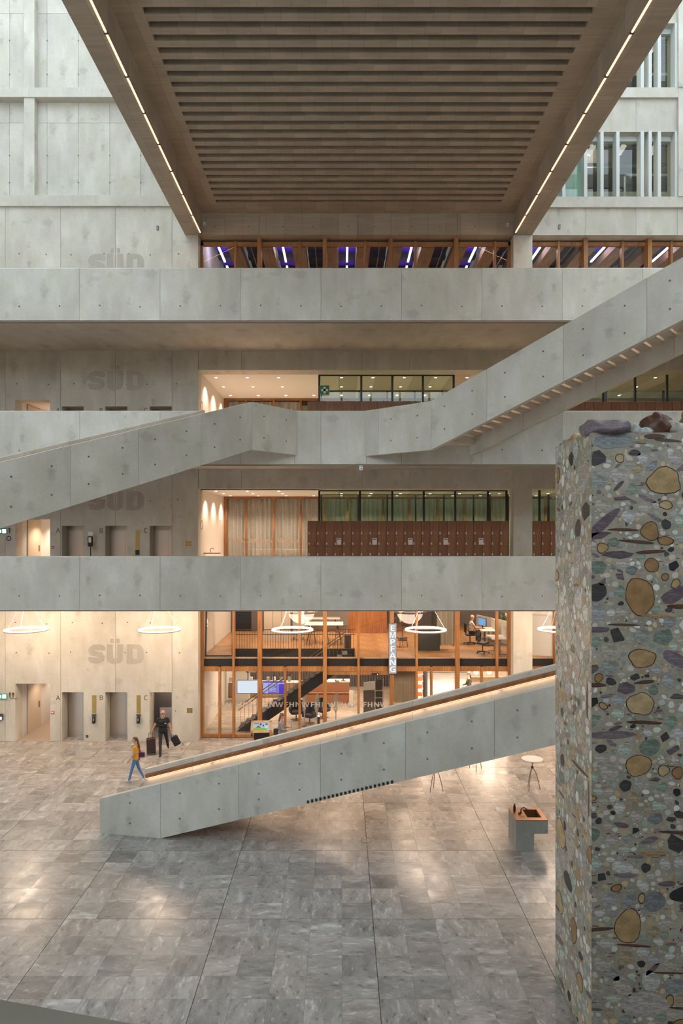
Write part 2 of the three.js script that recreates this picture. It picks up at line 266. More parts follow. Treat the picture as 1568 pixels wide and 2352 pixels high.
// ---------- columns, lintels, slabs ----------
{
  for (const [a, b, tag] of [[7.55, 8.38, 'between the two glazed bays'], [21.2, 22, 'at the end of the glazed bays']]) { const c = struct('column', `square concrete column ${tag}`, 'column'); for (const [y0, y1] of [[0, FL1], [FL1, FL2], [FL2, FL3], [FL3, 22.24]]) wpart(c, 'shaft', B(a, b, y0 + 0.004, y1 - 0.004, WALL, FAC + 0.12), pick(concreteTints)); }
  const spans = [[-6.29, -4.4], [-4.4, 0.9], [0.9, 3.0], [3.0, 7.55], [8.38, 14.2], [14.2, 21.2]];
  for (const [y0, y1, tag] of [[11.1, SOF2, 'first'], [16.32, SOF3, 'second']]) { const l = struct('lintel', `long concrete lintel over the ${tag} gallery glazing`, 'lintel'); for (const [a, b] of spans) wpart(l, 'panel', B(a + 0.005, b - 0.005, y0, y1, WALL + 0.02, FAC + 0.3), pick(concreteTints)); }
  const top = struct('lintel', 'concrete lintel between the ceiling beams over the topmost windows', 'lintel');
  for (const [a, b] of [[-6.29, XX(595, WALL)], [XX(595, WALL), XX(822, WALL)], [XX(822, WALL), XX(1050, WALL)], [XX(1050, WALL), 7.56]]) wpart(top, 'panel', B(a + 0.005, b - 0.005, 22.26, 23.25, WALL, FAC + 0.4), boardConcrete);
  const tl = []; for (const px of [493, 570, 650, 718, 800, 860, 945, 1010, 1090]) tie(tl, XX(px, WALL), 22.62, WALL); part(top, 'tie_holes', tl, holeMat).userData.kind = 'stuff';
  for (const [y0, y1, n] of [[SOF1, FL1, 'first'], [SOF2, FL2, 'second'], [SOF3, FL3, 'third']]) { const s = struct('slab', `concrete floor slab of the ${n} gallery`, 'slab'); wpart(s, 'soffit', B(-22, 22, y0, y1 - 0.03, GAL + 0.25, 46), concrete, 5); wpart(s, 'screed', B(-22, 22, y1 - 0.03, y1, GAL + 0.25, 46), M([0.5, 0.42, 0.34], 0.5)); }
}

// ---------- gallery fronts ----------
function frontProfile(x0, x1, y0, y1) {
  const d = GAL, c = 0.035, pts = [[d, y0], [d, y1 - c], [d + c, y1], [d + 0.25 - c, y1], [d + 0.25, y1 - c], [d + 0.25, y0]];
  const s = new THREE.Shape(pts.map(([a, b]) => new THREE.Vector2(a, b))), g = new THREE.ExtrudeGeometry(s, { depth: x1 - x0, bevelEnabled: false });
  g.applyMatrix4(new THREE.Matrix4().makeBasis(V(0, 0, -1), V(0, 1, 0), V(1, 0, 0))); g.translate(x0, 0, 0); return g;
}
const FRONTS = [[6.36, 8.32, FL1, 'first'], [11.66, 13.61, FL2, 'second'], [16.89, 18.81, FL3, 'third']];
FRONTS.forEach(([y0, y1, fl, n], lv) => {
  const t = struct('gallery_front', `long concrete parapet of the ${n} gallery`, 'parapet');
  const cuts = []; for (let k = -6; k < 8; k++) cuts.push(-3.665 + 2.92 * k);
  const holes = [], open = lv === 1 ? [[-5.0, -1.7], [0.9, 4.7]] : [];
  const xs = [-21.9, ...cuts.filter((x) => x > -21.8 && x < 21.8), 21.9, ...open.flat()].sort((a, b) => a - b);
  for (let i = 0; i < xs.length - 1; i++) {
    const m = (xs[i] + xs[i + 1]) / 2, low = open.some(([a, b]) => m > a && m < b);
    wpart(t, 'panel', frontProfile(xs[i] + 0.004, xs[i + 1] - 0.004, y0, low ? fl : y1), pick(concreteTints));
    if (!low && xs[i + 1] - xs[i] > 2) for (const f of [0.25, 0.75]) tie(holes, xs[i] + f * 2.92, y0 + 0.52 + rr(-0.03, 0.03), GAL);
  }
  part(t, 'tie_holes', holes, holeMat).userData.kind = 'stuff';
  for (let x = -21.6; x < 21.5; x += 2.4) {  // unseen rail and light strip, added to warm the gallery soffits
    const m = x + 1.2; if (open.some(([p, q]) => m > p - 1.2 && m < q + 1.2)) continue;
    const d = GAL + 0.25; wpart(t, 'handrail', [B(x, x + 2.395, y1 - 0.23, y1 - 0.16, d, d + 0.07), B(x, x + 2.395, y1 - 0.3, y1 - 0.24, d, d + 0.05)], oakDark[2], 1);
    part(t, 'light_strip', B(x, x + 2.39, y1 - 0.314, y1 - 0.302, d + 0.005, d + 0.03), glowLed);
    area(m, y1 - 0.33, -d - 0.02, 2.4, 0.03, 32, m, y1 - 1.3, -d - 0.45, AMBER);
  }
  wpart(t, 'drip_edge', B(-21.9, 21.9, y0 - 0.05, y0 - 0.003, GAL + 0.05, GAL + 0.2), M([0.3, 0.24, 0.2], 0.8));
});

// ---------- stairs ----------
function stair({ label, o, u, v, profile, top, bottom, joints, width = 2.7, farFrom, treads, rails, landing, warn, led }) {
  // local axes: s along the flight, y up, w across from the near face to the far one
  const t = thing('staircase', label, 'staircase'), th = 0.2, U = V(u[0], 0, -u[1]), Vv = V(v[0], 0, -v[1]);
  const basis = new THREE.Matrix4().makeBasis(U, V(0, 1, 0), Vv); basis.setPosition(o[0], 0, -o[1]); const det = basis.determinant();
  const put = (g) => { g.applyMatrix4(basis); if (det < 0) { g = g.index ? g.toNonIndexed() : g; const p = g.attributes.position.array; for (let i = 0; i < p.length; i += 9) for (let k = 0; k < 3; k++) { const q = p[i + 3 + k]; p[i + 3 + k] = p[i + 6 + k]; p[i + 6 + k] = q; } g.computeVertexNormals(); } return g; };
  const slab = (s0, s1, w0, w1, lo, hi) => {
    const bp = [s0, ...profile.filter((s) => s > s0 && s < s1), s1], pts = [...bp.map((s) => new THREE.Vector2(s, lo(s))), ...bp.slice().reverse().map((s) => new THREE.Vector2(s, hi(s)))];
    const g = new THREE.ExtrudeGeometry(new THREE.Shape(pts), { depth: w1 - w0, bevelEnabled: false }); g.translate(0, 0, w0); return put(g);
  };
  for (let i = 0; i < joints.length - 1; i++) {
    wpart(t, 'parapet_panel', slab(joints[i] + 0.004, joints[i + 1] - 0.004, 0, th, bottom, top), pick(concreteTints));
    if (joints[i + 1] > farFrom[0] + 0.05 && joints[i] < farFrom[1]) wpart(t, 'parapet_panel', slab(Math.max(joints[i] + 0.004, farFrom[0]), Math.min(joints[i + 1] - 0.004, farFrom[1]), width - th, width, bottom, top), pick(concreteTints));
  }
  const dots = []; for (let i = 0; i < joints.length - 1; i++) { const l = joints[i + 1] - joints[i]; if (l < 1.2) continue; for (const f of l > 2 ? [0.25, 0.75] : [0.5]) for (const h of [0.28, 0.74]) { const s = joints[i] + f * l, g = new THREE.CylinderGeometry(0.026, 0.026, 0.02, 8); g.rotateX(Math.PI / 2); g.translate(s, bottom(s) + h * (top(s) - bottom(s)), -0.004); dots.push(put(g)); } }
  part(t, 'tie_holes', dots, holeMat).userData.kind = 'stuff';
  const stepMat = M([0.6, 0.56, 0.52], 0.7, { map: concreteMap });
  for (const [s, y] of treads.list) wpart(t, 'tread', put(bx(treads.go, 0.07, width - 2 * th, s + treads.go / 2, y - 0.07, width / 2)), stepMat);
  if (landing) wpart(t, 'landing', slab(landing[0], landing[1], th, width - th, (s) => landing[2] - 0.28, () => landing[2]), concrete);
  for (const [w0, side] of [[th, 1], [width - th, -1]]) {                          // wooden rails with a light line below, on both inner faces
    const a = rails[0], b = rails[1], seg = (off, h, dep) => slab(a, b, side > 0 ? w0 : w0 - dep, side > 0 ? w0 + dep : w0, (s) => top(s) - off - h, (s) => top(s) - off);
    wpart(t, 'handrail', [seg(0.16, 0.07, 0.07), seg(0.24, 0.06, 0.05)], oakDark[2], 1);
    const n = Math.ceil((b - a) / 2.4);
    for (let i = 0; i < n; i++) {
      const s0 = a + (b - a) * i / n, s1 = a + (b - a) * (i + 1) / n, wa = side > 0 ? w0 + 0.035 : w0 - 0.06;
      part(t, 'light_strip', slab(s0, s1 - 0.01, wa, wa + 0.025, (s) => top(s) - 0.314, (s) => top(s) - 0.302), glowLed);
      if (led) { const s = (s0 + s1) / 2, wm = wa + 0.012, q = V(s, top(s) - 0.33, wm).applyMatrix4(basis), e = V(s1, top(s1) - 0.33, wm).applyMatrix4(basis), T = e.clone().sub(q).normalize(), N = T.clone().cross(Vv).normalize(); if (N.y > 0) N.negate(); const aim = q.clone().add(N), l = area(q.x, q.y, q.z, 0.03, s1 - s0, led, aim.x, aim.y, aim.z, AMBER); l.up.copy(T); l.lookAt(aim); }
    }
  }
  if (warn) for (let i = 0; i < 21; i++) { const s = warn[0] + (warn[1] - warn[0]) * i / 20; part(t, 'warning_mark', put(bx(0.065, 0.085, 0.02, s, bottom(s) + 0.005, -0.003)), black); }
  return t;
}
{ // ground floor to first gallery
  const m = 0.298, list = []; for (let k = 0; k < 55; k++) list.push([0.45 + k * 0.36, 0.11 + k * 0.36 * m]);
  stair({ label: 'long straight concrete stair rising from the stone floor', o: [-7.38, 21.27], u: [0.984, -0.177], v: [0.177, 0.984], profile: [1.98], top: (s) => 1.05 + m * s, bottom: (s) => Math.max(0.002, 0.3 * (s - 1.98)), joints: [0, 1.98, 4.43, 6.88, 9.33, 11.78, 14.23, 16.68, 19.13, 21.6], farFrom: [0.24, 22], treads: { list, go: 0.37 }, rails: [0.3, 21.5], warn: [6.52, 8.95], led: 15 });
}
{ // first to second gallery, coming from the near side
  const m = 0.32, list = []; for (let k = 0; k < 37; k++) list.push([-0.36 - k * 0.36, FL2 - 0.115 * (k + 1)]);
  stair({ label: 'concrete stair climbing diagonally to the second gallery landing', o: [-3.02, 23.55], u: [0.627, 0.779], v: [-0.779, 0.627], profile: [0], top: (s) => 13.6 + Math.min(0, m * s), bottom: (s) => 11.99 + Math.min(0, m * s), joints: [-13.4, -11, -8.7, -6.6, -4.5, -2.2, 0, 2.22], farFrom: [-13.4, 0.05], treads: { list, go: 0.37 }, rails: [-13.3, 0], landing: [0, 1.9, FL2 - 0.001], led: 20 });
}
{ // second to third gallery, coming back towards the near side
  const m = 0.357, list = []; for (let k = 0; k < 37; k++) list.push([0.2 + k * 0.36, FL2 + 0.1285 * (k + 1)]);
  stair({ label: 'concrete stair with open treads seen from below', o: [3.01, 23.4], u: [0.755, -0.655], v: [0.655, 0.755], profile: [0], top: (s) => 13.6 + Math.max(0, m * s), bottom: (s) => 11.96 + Math.max(0, m * s), joints: [-2.86, -2.25, 0, 2.1, 4.61, 6.95, 9.3, 11.7, 13.5], farFrom: [0, 13.5], treads: { list, go: 0.33 }, rails: [0, 13.4], landing: [-2.4, 0.2, FL2 - 0.001], led: 42 });
}

// ---------- coffered ceiling between two beams ----------
{
  const c = struct('ceiling', 'concrete ceiling with rows of slots between two deep beams', 'ceiling');
  const Y = 23.2, near = -2.1;
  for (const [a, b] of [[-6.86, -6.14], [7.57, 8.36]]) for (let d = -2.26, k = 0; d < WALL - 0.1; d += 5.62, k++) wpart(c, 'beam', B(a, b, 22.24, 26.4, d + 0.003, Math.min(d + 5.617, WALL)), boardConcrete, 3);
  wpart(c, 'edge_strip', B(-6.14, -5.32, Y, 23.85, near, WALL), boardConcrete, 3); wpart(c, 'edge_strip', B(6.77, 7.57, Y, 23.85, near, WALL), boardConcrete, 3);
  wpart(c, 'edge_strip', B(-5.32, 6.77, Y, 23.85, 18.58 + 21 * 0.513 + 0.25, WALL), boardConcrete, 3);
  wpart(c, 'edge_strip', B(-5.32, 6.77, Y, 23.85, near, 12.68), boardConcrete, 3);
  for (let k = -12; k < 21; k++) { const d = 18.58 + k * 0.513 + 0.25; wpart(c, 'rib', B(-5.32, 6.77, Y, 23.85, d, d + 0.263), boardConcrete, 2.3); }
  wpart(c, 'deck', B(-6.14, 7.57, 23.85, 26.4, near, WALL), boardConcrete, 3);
  for (const [x, side, where] of [[-6.14, 1, 'along the beam beside the SÜD wall'], [7.57, -1, 'along the beam beside the window wall']]) {
    const t = thing('linear_light', `thin glowing light line ${where}`, 'lamp');
    for (let k = 0; k < 10; k++) {
      const d1 = 30.3 - k * 1.735, d0 = d1 - 1.71, xa = side > 0 ? x - 0.02 : x - 0.03, xb = xa + 0.05;
      part(t, 'led_segment', B(xa, xb, 22.2, 22.236, d0, d1), glowLed); part(t, 'joint_cap', B(xa - 0.03, xb + 0.03, 22.19, 22.239, d1 - 0.02, d1 + 0.035), darkGrey);
      if (k % 2 === 0) area((xa + xb) / 2, 22.19, -(d0 + d1) / 2, 0.05, 3.4, 14, (xa + xb) / 2 + side * 0.8, 20.5, -(d0 + d1) / 2, AMBER);
    }
  }
}
for (const [x, y, w] of [[XX(470, 30.58), YY(515, 30.58), 'beside the SÜD wall'], [XX(1165, 30.58), YY(517, 30.58), 'beside the window wall']]) { const t = thing('wall_sensor', `small white sensor box on the ceiling lintel ${w}`, 'sensor', [x, y, -30.6]); part(t, 'housing', bx(0.11, 0.15, 0.07, 0, -0.07, 0.035, 0.01), white); part(t, 'eye', bx(0.04, 0.05, 0.01, 0, -0.04, 0.072), grey); }
for (const [px, py, w] of [[362, 525, 'high on the SÜD wall'], [1284, 522, 'high on the wall over the windows']]) { const t = thing('wall_box', `small dark grey metal box ${w}`, 'fixture', [XX(px, WALL), YY(py, WALL), -WALL]); part(t, 'housing', bx(0.08, 0.14, 0.06, 0, -0.07, 0.03), grey); part(t, 'cap', bx(0.085, 0.03, 0.065, 0, 0.07, 0.03), darkGrey); }

// ---------- shell: roof with open skylights, side walls, near gallery ----------
{
  const r = struct('roof', 'roof with open skylight fields on both sides', 'roof');
  wpart(r, 'slab', [B(-22.4, 22.4, 36, 36.5, 30.3, 46.4), B(-22.4, 22.4, 36, 36.5, -8.4, -3), B(-6.9, 8.4, 36, 36.5, -3, 30.3)], concrete, 5);
  for (let d = 2; d < 30; d += 5.6) for (const [a, b] of [[-22.4, -6.9], [8.4, 22.4]]) wpart(r, 'roof_beam', B(a, b, 36, 37, d, d + 0.3), concrete, 5);
  for (const [n, x0, x1, d0, d1, l] of [['wall_left', -22.4, -21.9, -8, 46, 'concrete side wall beyond the lifts with added daylight openings'], ['wall_right', 21.9, 22.4, -8, 46, 'concrete side wall beyond the shelves'], ['wall_front', -22, 22, -8.4, -8, 'concrete wall opposite the lift wall with added daylight openings']]) { const w = struct(n, l, 'wall'); wpart(w, 'face', B(x0, x1, -0.4, n === 'wall_front' ? 18.8 : 36, n === 'wall_left' ? 19 : d0, d1), concrete, 5); if (n === 'wall_left') { wpart(w, 'face', [B(x0, x1, 6.4, 36, d0, 19), B(x0, x1, -0.4, 0.2, d0, 19), B(x0, x1, 0.2, 6.4, d0, -5)], concrete, 5); for (let d = -5; d < 19.5; d += 3) wpart(w, 'mullion', B(x0, x1, 0.2, 6.4, d - 0.08, d + 0.08), frameGrey, 3); wpart(w, 'added_crossbar', B(x0 + 0.1, x1 - 0.1, 3.1, 3.25, -5, 19), frameGrey, 3); } if (n === 'wall_front') { wpart(w, 'face', B(x0, x1, 34.6, 36, d0, d1), concrete, 5); for (let x = -21; x < 22; x += 3) wpart(w, 'mullion', B(x - 0.1, x + 0.1, 18.8, 34.6, d0, d1), frameGrey, 3); for (const y of [22.5, 27, 31]) wpart(w, 'added_crossbar', B(x0, x1, y, y + 0.15, d0 + 0.1, d1 - 0.1), frameGrey, 3); } }  // left and front window openings are added, out of view, to let daylight in
  const far = struct('wall_rear', 'rear outer wall with shop windows', 'wall');
  const S = new THREE.Shape([[-22, 0], [22, 0], [22, 36], [-22, 36]].map(([a, b]) => new THREE.Vector2(a, b)));
  for (const [a, b, y0, y1] of [[4.6, 8.3, 0.9, 3.0]]) { S.holes.push(new THREE.Path([[a, y0], [a, y1], [b, y1], [b, y0]].map(([p, q]) => new THREE.Vector2(p, q)))); }
  const g = new THREE.ExtrudeGeometry(S, { depth: 0.4, bevelEnabled: false }); g.translate(0, 0, -46.2); wpart(far, 'face', g, plaster, 5);
  const t = struct('near_gallery', 'shaded gallery the view is taken from', 'gallery'); t.position.set(0, 0, -1.157); t.rotation.y = -Math.atan(0.24);
  for (const [y0, y1, p] of [[6.36, FL1, 8.32], [11.66, FL2, 13.61]]) { const o = y0 > 10 ? -0.9 : 0; wpart(t, 'slab', bx(46, y1 - y0, 9 - o, 0, y0, 4.5 + o / 2), concrete, 5); wpart(t, 'parapet', bx(46, p - y1, 0.25, 0, y1, 0.125 + o), concrete, 5); }  // upper slab, out of view, is pushed forward to shade the lower parapet
}

// ---------- lobby glazing: posts, transoms, panes ----------
const paneGeo = (x0, x1, y0, y1, d) => { const g = new THREE.PlaneGeometry(x1 - x0, y1 - y0); g.translate((x0 + x1) / 2, (y0 + y1) / 2, -d); return g; };
{
  const t = struct('window_1', 'tall oak framed glazing of the ground floor lobby', 'glazing');
  const post = (px, w, y0, y1, dep = 0.3) => wpart(t, 'post', B(XX(px, FAC) - w / 2, XX(px, FAC) + w / 2, y0, y1, FAC - dep * 0.5, FAC + 0.12), oak, 1.5);
  const Y1 = YY(1541, FAC), Y2 = YY(1530, FAC), YT = SOF1;
  const thick = [597, 746, 899, 1049], thin = [537, 688, 823, 956, 1140];
  for (const p of thick) post(p, 0.17, 0, YT, 0.5);
  for (const p of thin) post(p, 0.1, 0, YT);
  for (const p of [505, 655, 990, 1105]) post(p, 0.09, 0, Y2, 0.34);
  wpart(t, 'jamb', B(-6.29, -6.16, 0, YT, FAC - 0.1, FAC + 0.12), oak, 1.5); wpart(t, 'jamb', B(7.42, 7.55, 0, YT, FAC - 0.1, FAC + 0.12), oak, 1.5);
  wpart(t, 'transom', B(-6.29, 7.55, Y1, Y2, FAC - 0.12, FAC + 0.1), oak, 1.5);
  wpart(t, 'door_header', B(XX(750, FAC), XX(895, FAC), YY(1549, FAC), Y1, FAC - 0.1, FAC + 0.1), oak, 1.5);
  wpart(t, 'bottom_rail', B(-6.29, 7.55, 0.02, 0.16, FAC - 0.06, FAC + 0.08), oak, 1.5);
  wpart(t, 'spandrel', B(-6.29, 7.55, YY(1530, FAC), YY(1513, FAC), FAC + 0.03, FAC + 0.1), black, 2);
  wpart(t, 'floor_edge', B(-6.29, 7.55, YY(1513, FAC), YY(1510, FAC), FAC + 0.03, FAC + 0.14), oakPale, 2);
  const up = [465, ...thick, ...thin, 1168].sort((a, b) => a - b), low = [465, ...thick, ...thin, 505, 655, 990, 1105, 1168].sort((a, b) => a - b);
  for (let i = 0; i + 1 < up.length; i++) if (i > 0) part(t, 'pane', paneGeo(XX(up[i], FAC), XX(up[i + 1], FAC), YY(1510, FAC), YT, FAC), glass);
  for (let i = 0; i + 1 < low.length; i++) part(t, 'pane', paneGeo(XX(low[i], FAC), XX(low[i + 1], FAC), 0.16, Y1, FAC), glass);
  // frosted lettering strip
  const frost = new THREE.MeshStandardMaterial({ color: new THREE.Color().setRGB(0.72, 0.66, 0.6), roughness: 0.9, transparent: true, opacity: 0.38 });
  for (let x = -5.9; x < 2.6; x += 1.17) { const m = part(t, 'frosted_word', text('FHNW', 0.22, 0.004, font, 1.25), frost); m.position.set(x + 0.4, 1.48, -FAC + 0.012); }
  // tilted casement in black frame
  const w = thing('casement', 'open casement in a black frame beside the lift wall', 'window', [XX(503, FAC), YY(1508, FAC), -FAC + 0.02]); w.rotation.x = -0.1;
  const cw = 1.28, ch = 2.0; part(w, 'frame', [bx(cw, 0.07, 0.06, 0, 0), bx(cw, 0.07, 0.06, 0, ch), bx(0.07, ch, 0.06, -cw / 2 + 0.035, 0), bx(0.07, ch, 0.06, cw / 2 - 0.035, 0)], black); part(w, 'pane', (() => { const g = new THREE.PlaneGeometry(cw - 0.1, ch - 0.1); g.translate(0, ch / 2 + 0.03, 0); return g; })(), glass);
  const t2 = struct('window_2', 'oak framed lobby glazing beyond the square column', 'glazing');
  const P2 = (x, ww, y1, dep) => wpart(t2, 'post', B(x - ww / 2, x + ww / 2, 0, y1, FAC - dep * 0.5, FAC + 0.12), oak, 1.5);
  for (let x = 8.45, k = 0; x < 21; x += k % 2 ? 1.8 : 1.12, k++) P2(x, k % 2 ? 0.17 : 0.1, YT, k % 2 ? 0.5 : 0.3);
  wpart(t2, 'transom', B(8.38, 21.2, Y1, Y2, FAC - 0.12, FAC + 0.1), oak, 1.5); wpart(t2, 'spandrel', B(8.38, 21.2, YY(1530, FAC), YY(1513, FAC), FAC + 0.03, FAC + 0.1), black, 2); wpart(t2, 'floor_edge', B(8.38, 21.2, YY(1513, FAC), YY(1510, FAC), FAC + 0.03, FAC + 0.14), oakPale, 2);
  for (let x = 8.45, k = 0; x < 20; x += k % 2 ? 1.8 : 1.12, k++) { const x1 = x + (k % 2 ? 1.8 : 1.12); part(t2, 'pane', paneGeo(x, x1, 3.6, YT, FAC), glass); part(t2, 'pane', paneGeo(x, x1, 0.16, Y1, FAC), glass); }
}

// ---------- topmost windows, coffers behind with violet light painted on ----------
{
  const t = struct('window_3', 'oak framed window band under the ceiling beams', 'glazing'), y0 = FL3, y1 = 22.24;
  const yT = YY(557, FAC), violet = M([0.09, 0.03, 0.72], 0.7), ink = M([0.03, 0.026, 0.05], 0.7), plank = M([0.4, 0.27, 0.18], 0.6, { map: woodMap });  // violet paint stands in for coloured light inside the coffers
  for (const [thick, thin, a, b] of [[[597, 746, 896, 1045], [541, 689, 838, 953, 1135], -6.29, 7.55], [[1339.5, 1485, 1634], [1281, 1427, 1539], 8.38, 21.2]]) {
    for (const p of thick) wpart(t, 'post', B(XX(p, FAC) - 0.09, XX(p, FAC) + 0.09, y0, yT + 0.16, FAC - 0.32, FAC + 0.1), oak, 1.5);
    for (const p of thin) wpart(t, 'post', B(XX(p, FAC) - 0.05, XX(p, FAC) + 0.05, y0, yT, FAC - 0.14, FAC + 0.1), oak, 1.5);
    wpart(t, 'head', B(a, b, YY(565, FAC), yT, FAC - 0.06, FAC + 0.1), oak, 1.5); wpart(t, 'gap_board', B(a, b, yT, y1 + 0.02, FAC + 0.02, FAC + 0.1), M([0.08, 0.05, 0.03], 0.8)); wpart(t, 'jamb', B(a, a + 0.1, y0, yT, FAC - 0.06, FAC + 0.1), oak, 1.5); wpart(t, 'jamb', B(b - 0.1, b, y0, yT, FAC - 0.06, FAC + 0.1), oak, 1.5);
    const xs = [a, ...thick.map((p) => XX(p, FAC)), ...thin.map((p) => XX(p, FAC)), b].filter((x) => x < 21.3).sort((p, q) => p - q);
    for (let i = 0; i + 1 < xs.length; i++) part(t, 'pane', paneGeo(xs[i], xs[i + 1], y0, YY(565, FAC), FAC + 0.02), glass);
  }
  const r = struct('ceiling_third', 'timber ceiling of the topmost hall with violet light painted into its coffers', 'ceiling');
  wpart(r, 'wall', [B(-6.29, 22, FL3, 23.4, 42, 42.3)], offWhite); wpart(r, 'wall', [B(-6.4, -6.2, FL3, 23.4, FAC + 0.12, 42)], offWhite);
  for (let k = 0; k < 19; k++) {                                             // timber strip, dark coffer, timber strip, violet coffer with a tube
    const x = -5.56 + k * 1.455, lit = k % 2 === 0;
    wpart(r, 'timber_strip', B(x + 0.42, x + 1.03, 22.0, 22.35, FAC + 0.15, 42), plank, 2);
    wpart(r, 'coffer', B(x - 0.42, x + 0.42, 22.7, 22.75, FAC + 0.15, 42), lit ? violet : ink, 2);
    for (let j = 0; j < 5; j++) wpart(r, 'duct', B(x - 0.4, x + 0.4, 22.45, 22.7, FAC + 0.7 + j * 1.7, FAC + 1.1 + j * 1.7), ink, 2);
    if (lit) { const l = thing('tube_light', 'white fluorescent tube hanging under a violet coffer', 'lamp', [x, 22.1, -FAC], 0, 'tubes in the topmost hall'); part(l, 'tube_lamp', [B(-0.045, 0.045, -0.03, 0.03, 0.35, 2.05), B(-0.045, 0.045, -0.03, 0.03, 2.6, 4.4)], glowTube); part(l, 'hanger', [B(-0.008, 0.008, 0.03, 0.6, 0.6, 0.616), B(-0.008, 0.008, 0.03, 0.6, 3.8, 3.816)], darkGrey); lamp(x, 22.3, -FAC - 1.2, 1.6, new THREE.Color().setRGB(0.8, 0.72, 1)); }
    else if (x > -6) { const l = thing('cable_tray', 'thin grey rail under a dark coffer', 'rail', [x, 22.12, -FAC], 0, 'rails in the topmost hall'); part(l, 'rail_bar', B(-0.015, 0.015, -0.02, 0.02, 0.3, 6), grey); }
  }
  for (let x = -4; x < 20; x += 4) spot(x, 21.9, -FAC - 4, 30, 1.2, WARMWHITE);
}

// ---------- window wall high on the other side ----------
{
  const t = struct('wall_window_side', 'pale concrete wall with finned windows', 'wall');
  const cols = [8.38, XX(1345, WALL), XX(1460, WALL), 14.75, 18.4, 22];
  for (const [y0, y1] of [[22.24, 23.44], [26.78, 28.24], [31.55, 36]]) for (let i = 0; i + 1 < cols.length; i++) wpart(t, 'panel', B(cols[i] + 0.005, cols[i + 1] - 0.005, y0, y1, WALL, FAC + 0.4), pick(concreteTints));
  for (const [y0, y1] of [[23.42, 23.88], [28.22, 28.66]]) for (const [a, b] of [[8.38, 14.75], [14.75, 22]]) wpart(t, 'ledge', B(a, b - 0.005, y0, y1, WALL - 0.12, FAC + 0.4), concrete);
  for (const [y0, y1] of [[23.88, 28.22], [28.66, 36]]) wpart(t, 'pier', B(14.72, 15.2, y0, y1, WALL - 0.16, FAC + 0.3), concrete);
  const fins = [8.6, 9.75, XX(1344, WALL), XX(1381.5, WALL), XX(1418, WALL), XX(1474, WALL), XX(1492, WALL), XX(1513, WALL), XX(1552.5, WALL), 16.4, 17.7, 19, 20.3];
  for (const [y0, y1, n] of [[23.88, 26.78, 'lower'], [28.66, 31.55, 'upper']]) {
    const w = struct(n === 'lower' ? 'window_4' : 'window_5', `finned window of the ${n} room over the hall`, 'window');
    for (const x of fins) wpart(w, 'fin', B(x - 0.07, x + 0.07, y0, y1, WALL - 0.04, WALL + 0.4), frameGrey, 3);
    wpart(w, 'head', B(8.4, 21.9, y1 - 0.22, y1, WALL + 0.35, WALL + 0.5), frameGrey, 3); wpart(w, 'sill', B(8.4, 21.9, y0, y0 + 0.05, WALL, WALL + 0.5), frameGrey, 3);
    for (let i = 0; i + 1 < fins.length; i++) part(w, 'pane', paneGeo(fins[i], fins[i + 1], y0, y1, WALL + 0.42), greenGlass);
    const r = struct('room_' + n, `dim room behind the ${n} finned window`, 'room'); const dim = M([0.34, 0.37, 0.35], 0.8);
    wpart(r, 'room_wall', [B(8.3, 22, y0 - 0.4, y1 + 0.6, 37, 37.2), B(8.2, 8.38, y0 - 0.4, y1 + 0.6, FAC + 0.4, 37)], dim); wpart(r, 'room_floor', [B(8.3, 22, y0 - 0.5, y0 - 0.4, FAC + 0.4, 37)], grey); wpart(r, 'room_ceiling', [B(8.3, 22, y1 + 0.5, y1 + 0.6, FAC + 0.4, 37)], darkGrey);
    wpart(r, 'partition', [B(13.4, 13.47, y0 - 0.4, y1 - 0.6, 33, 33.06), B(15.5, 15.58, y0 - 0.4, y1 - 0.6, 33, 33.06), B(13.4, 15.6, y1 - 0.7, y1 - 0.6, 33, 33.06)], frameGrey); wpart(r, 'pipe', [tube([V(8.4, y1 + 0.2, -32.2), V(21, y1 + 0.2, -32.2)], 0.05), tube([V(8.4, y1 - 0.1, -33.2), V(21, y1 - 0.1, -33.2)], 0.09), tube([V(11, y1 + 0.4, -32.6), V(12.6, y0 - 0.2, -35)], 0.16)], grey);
    const cg = new THREE.PlaneGeometry(1.7, 3, 40, 1); { const p = cg.attributes.position; for (let i = 0; i < p.count; i++) p.setZ(i, 0.05 * Math.sin(p.getX(i) * 22)); cg.computeVertexNormals(); }
    const cu = one('curtain', `pale green curtain behind the ${n} finned window`, 'curtain', cg, M([0.55, 0.62, 0.54], 0.9)); cu.position.set(10.4, y0 + 1.1, -32.1);
    for (const [px, py] of [[1357, 345], [1427, 343], [1500, 343]]) {
      const d = 32.2, x = XX(px, d), l = thing('pendant_tube', `white cylindrical lamp in the ${n} room`, 'lamp', [x, n === 'lower' ? YY(py, d) : YY(py, d) + 4.75, -d], 0, `cylindrical lamps of the ${n} room`); l.rotation.z = -0.5; l.rotation.x = 0.5;
      part(l, 'lamp_body', cyl(0.12, 0.12, 0.42, 0, -0.21, 0, 14), new THREE.MeshStandardMaterial({ color: 0xc8b8b4, roughness: 0.5, emissive: new THREE.Color().setRGB(0.9, 0.72, 0.7), emissiveIntensity: 0.6 })); part(l, 'lamp_opening', cyl(0.1, 0.1, 0.01, 0, -0.22, 0, 14), G([1, 0.88, 0.82], 3)); part(l, 'stem', cyl(0.012, 0.012, 0.35, 0, 0.21), grey);
    }
    lamp(12, y1 - 0.2, -34, 10, WARMWHITE); lamp(17, y1 - 0.2, -34, 10, WARMWHITE);
  }
}

